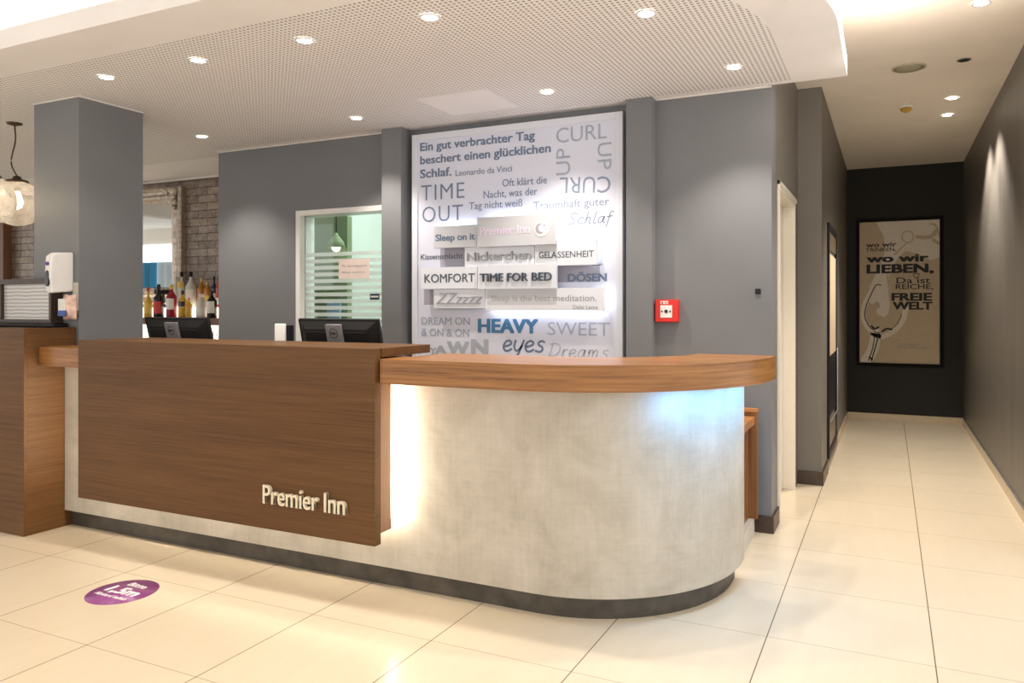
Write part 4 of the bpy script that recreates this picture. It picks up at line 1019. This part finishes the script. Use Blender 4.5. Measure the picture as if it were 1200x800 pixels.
# back bar unit
YF = 5.14
bar = thing('back_bar', 'back bar unit with lit riser and brown shelf under the mirror', 'back bar', (-6.5, 5.1, 0))
obj('shelf', box(B(), -8.6, -5.08, 5.02, 5.325, 1.150, 1.217), POSTWOOD, bar, 0.002)
obj('riser', box(B(), -8.6, -5.08, 5.19, 5.325, 1.217, 1.315), L_RISER, bar)
obj('lower_shelf', box(B(), -8.6, -5.08, 5.02, 5.325, 0.93, 0.96), POSTWOOD, bar, 0.002)
obj('lit_back', box(B(), -8.6, -5.08, 5.30, 5.325, 0.96, 1.150), L_RISER, bar)
bm = B(); box(bm, -8.6, -5.08, 5.02, 5.325, 0, 0.93)
obj('cupboard', bm, DARKWOOD, bar, 0.002)
def liquid(name, col, rough=0.08):
    m = plain(name, col, rough, 0, 0.05); return m
def bottle(name, x0, x1, ytop, ybase, Y, base_z, body, neckm, labelm, label, shoulder=0.62, neck=0.30, cap=0.14, label_z=(0.14, 0.46), capm=None):
    a, b = at_y(x0, ybase, Y), at_y(x1, ybase, Y); xc = (a.x+b.x)/2; r = min(0.048, max(0.018, (b.x-a.x)/2*0.95))
    h = at_y((x0+x1)/2, ytop, Y).z-base_z
    t = thing(name, label, 'bottle', (xc, Y, base_z), 'bottles behind the bar')
    bm = B(); lathe(bm, [(r*0.92, 0), (r, 0.006), (r, h*shoulder), (r*0.92, h*(shoulder+0.04)), (r*neck*1.35, h*(shoulder+0.16)), (r*neck, h*(shoulder+0.22)), (r*neck, h*(1-cap*0.5))], xc, Y, base_z, 18)
    obj('glass_body', bm, body, t)
    bm = B(); lathe(bm, [(r*neck*1.12, h*(1-cap)), (r*neck*1.18, h*(1-cap*0.4)), (r*neck*1.05, h)], xc, Y, base_z, 16); obj('cap', bm, capm or neckm, t)
    if labelm:
        bm = B(); n = 14; L0, L1 = h*label_z[0], h*label_z[1]
        ring = [(xc+(r+0.0012)*math.cos(PI+0.25+(PI-0.5)*i/n+0.0), Y+(r+0.0012)*math.sin(PI+0.25+(PI-0.5)*i/n)) for i in range(n+1)]
        v0 = [bm.verts.new((x, y, base_z+L0)) for x, y in ring]; v1 = [bm.verts.new((x, y, base_z+L1)) for x, y in ring]
        for i in range(n): bm.faces.new((v0[i], v0[i+1], v1[i+1], v1[i]))
        obj('paper_label', bm, labelm, t, smooth=True)
    return t
Q_DARK = liquid('dark_bottle_glass', (0.012, 0.010, 0.014)); Q_RED = liquid('red_liqueur', (0.32, 0.015, 0.04)); Q_AMBER = liquid('amber_spirit', (0.48, 0.19, 0.03)); Q_YEL = liquid('yellow_liqueur', (0.60, 0.38, 0.05))
Q_CLEAR = plain('clear_spirit', (0.62, 0.64, 0.60), 0.06); Q_NAVY = liquid('navy_bottle', (0.02, 0.03, 0.09)); Q_PINK = plain('pale_pink_spirit', (0.74, 0.66, 0.60), 0.1); Q_RED2 = liquid('bright_red_liqueur', (0.45, 0.04, 0.02))
L_RED = plain('red_label', (0.55, 0.05, 0.04), 0.5); L_WHT = PAPER; L_YEL = plain('yellow_label', (0.72, 0.52, 0.10), 0.5); L_ORG = plain('orange_label', (0.70, 0.26, 0.10), 0.5)
Z1 = 1.217; Z2 = 1.315; Y1, Y2 = 5.10, 5.25
bottle('liqueur_bottle', 170.5, 177, 336, 372, Y1, Z1, Q_YEL, Q_DARK, L_YEL, 'yellow bottle with dark neck at the left end of the shelf', 0.5, capm=L_RED)
bottle('wine_bottle', 181, 190.8, 333, 372, Y1, Z1, Q_DARK, Q_DARK, L_RED, 'dark bottle with red label', 0.55, label_z=(0.12, 0.48))
bottle('liqueur_bottle', 195.4, 206.6, 333.5, 372, Y1, Z1, Q_RED, L_YEL, L_WHT, 'deep red bottle with white label and gold neck', 0.62, label_z=(0.25, 0.58))
bottle('liqueur_bottle', 210.5, 217.7, 340.5, 372, Y1, Z1, Q_YEL, Q_DARK, Q_DARK, 'yellow bottle with black shoulder and cap', 0.6, label_z=(0.42, 0.60))
bottle('miniature_bottle', 218.6, 224, 349, 372, Y1, Z1, Q_YEL, L_ORG, L_ORG, 'small pale bottle with orange top and label', 0.62, label_z=(0.5, 0.62))
bottle('gin_bottle', 230, 242, 344, 372, Y1, Z1, Q_PINK, L_WHT, L_WHT, 'broad pale pink bottle with white label', 0.66, 0.4, label_z=(0.12, 0.40))
bottle('wine_bottle', 244, 252.5, 341, 372, Y1, Z1, Q_DARK, Q_DARK, L_WHT, 'dark bottle with white label at the right end of the shelf', 0.62, label_z=(0.18, 0.62))
bottle('spirit_bottle', 203.5, 209, 324, 360, Y2, Z2, Q_CLEAR, Q_CLEAR, None, 'slim clear bottle on the riser behind the deep red bottle', 0.55)
bottle('spirit_bottle', 209.5, 216.4, 318.3, 360, Y2, Z2, Q_CLEAR, Q_YEL, L_YEL, 'clear bottle with yellow neck and black cap on the riser', 0.55, label_z=(0.55, 0.72), capm=BLACKPL)
bottle('vodka_bottle', 218.6, 228.8, 318.4, 360, Y2, Z2, Q_CLEAR, BLACKPL, L_WHT, 'tall clear bottle with black cap on the riser', 0.58, label_z=(0.2, 0.5))
bottle('whisky_bottle', 232.5, 239.5, 325.5, 360, Y2, Z2, Q_AMBER, L_YEL, L_ORG, 'amber bottle with gold cap on the riser behind the pale pink bottle', 0.6)
bottle('whisky_bottle', 239.8, 246, 330, 360, Y2, Z2, Q_AMBER, L_YEL, L_YEL, 'shorter amber bottle on the riser beside the gold capped one', 0.66)
bottle('spirit_bottle', 248.5, 253.4, 323.6, 360, Y2, Z2, Q_NAVY, BLACKPL, L_WHT, 'navy bottle with white label on the riser', 0.6)
bottle('spirit_bottle', 253.8, 259, 322, 360, Y2, Z2, Q_RED2, BLACKPL, L_WHT, 'bright red bottle at the right end of the riser', 0.6, label_z=(0.1, 0.3))
# black caddy of glasses in front of the mirror
pa, pb = at_y(187, 334, 5.27), at_y(203, 334, 5.27)
t = thing('glass_caddy', 'black round caddy of small upturned tumblers in front of the mirror', 'caddy', ((pa.x+pb.x)/2, 5.24, Z2))
xc = (pa.x+pb.x)/2
bm = B(); lathe(bm, [(0.05, 0), (0.05, 0.01), (0.012, 0.02), (0.012, 0.13), (0.085, 0.135), (0.085, 0.175)], xc, 5.235, Z2, 24); obj('stand', bm, BLACKPL, t)
for k in range(6):
    a = PI+0.3+k*(PI-0.6)/5
    bm = B(); lathe(bm, [(0.012, 0), (0.015, 0.03), (0.013, 0.03)], xc+0.068*math.cos(a), 5.235+0.068*math.sin(a), Z2+0.175, 10); obj('tumbler', bm, CLEAR, t)
# stemmed glasses on the lower shelf
for k, px in enumerate((243, 247.5, 252, 256.5)):
    xg = at_y(px, 385, 5.12).x
    t = thing('wine_glass', ('first', 'second', 'third', 'last')[k]+' stemmed glass from the monitor on the lit shelf under the bottles', 'glass', (xg, 5.12, 0.96), 'stemmed glasses under the bottle shelf')
    bm = B(); lathe(bm, [(0.020, 0), (0.019, 0.004), (0.005, 0.010), (0.004, 0.075)], xg, 5.12, 0.96, 16); obj('stem', bm, GREYPL, t)
    bm = B(); lathe(bm, [(0.004, 0.075), (0.016, 0.09), (0.021, 0.12), (0.018, 0.165)], xg, 5.12, 0.96, 16, False); obj('bowl', bm, CLEAR, t)
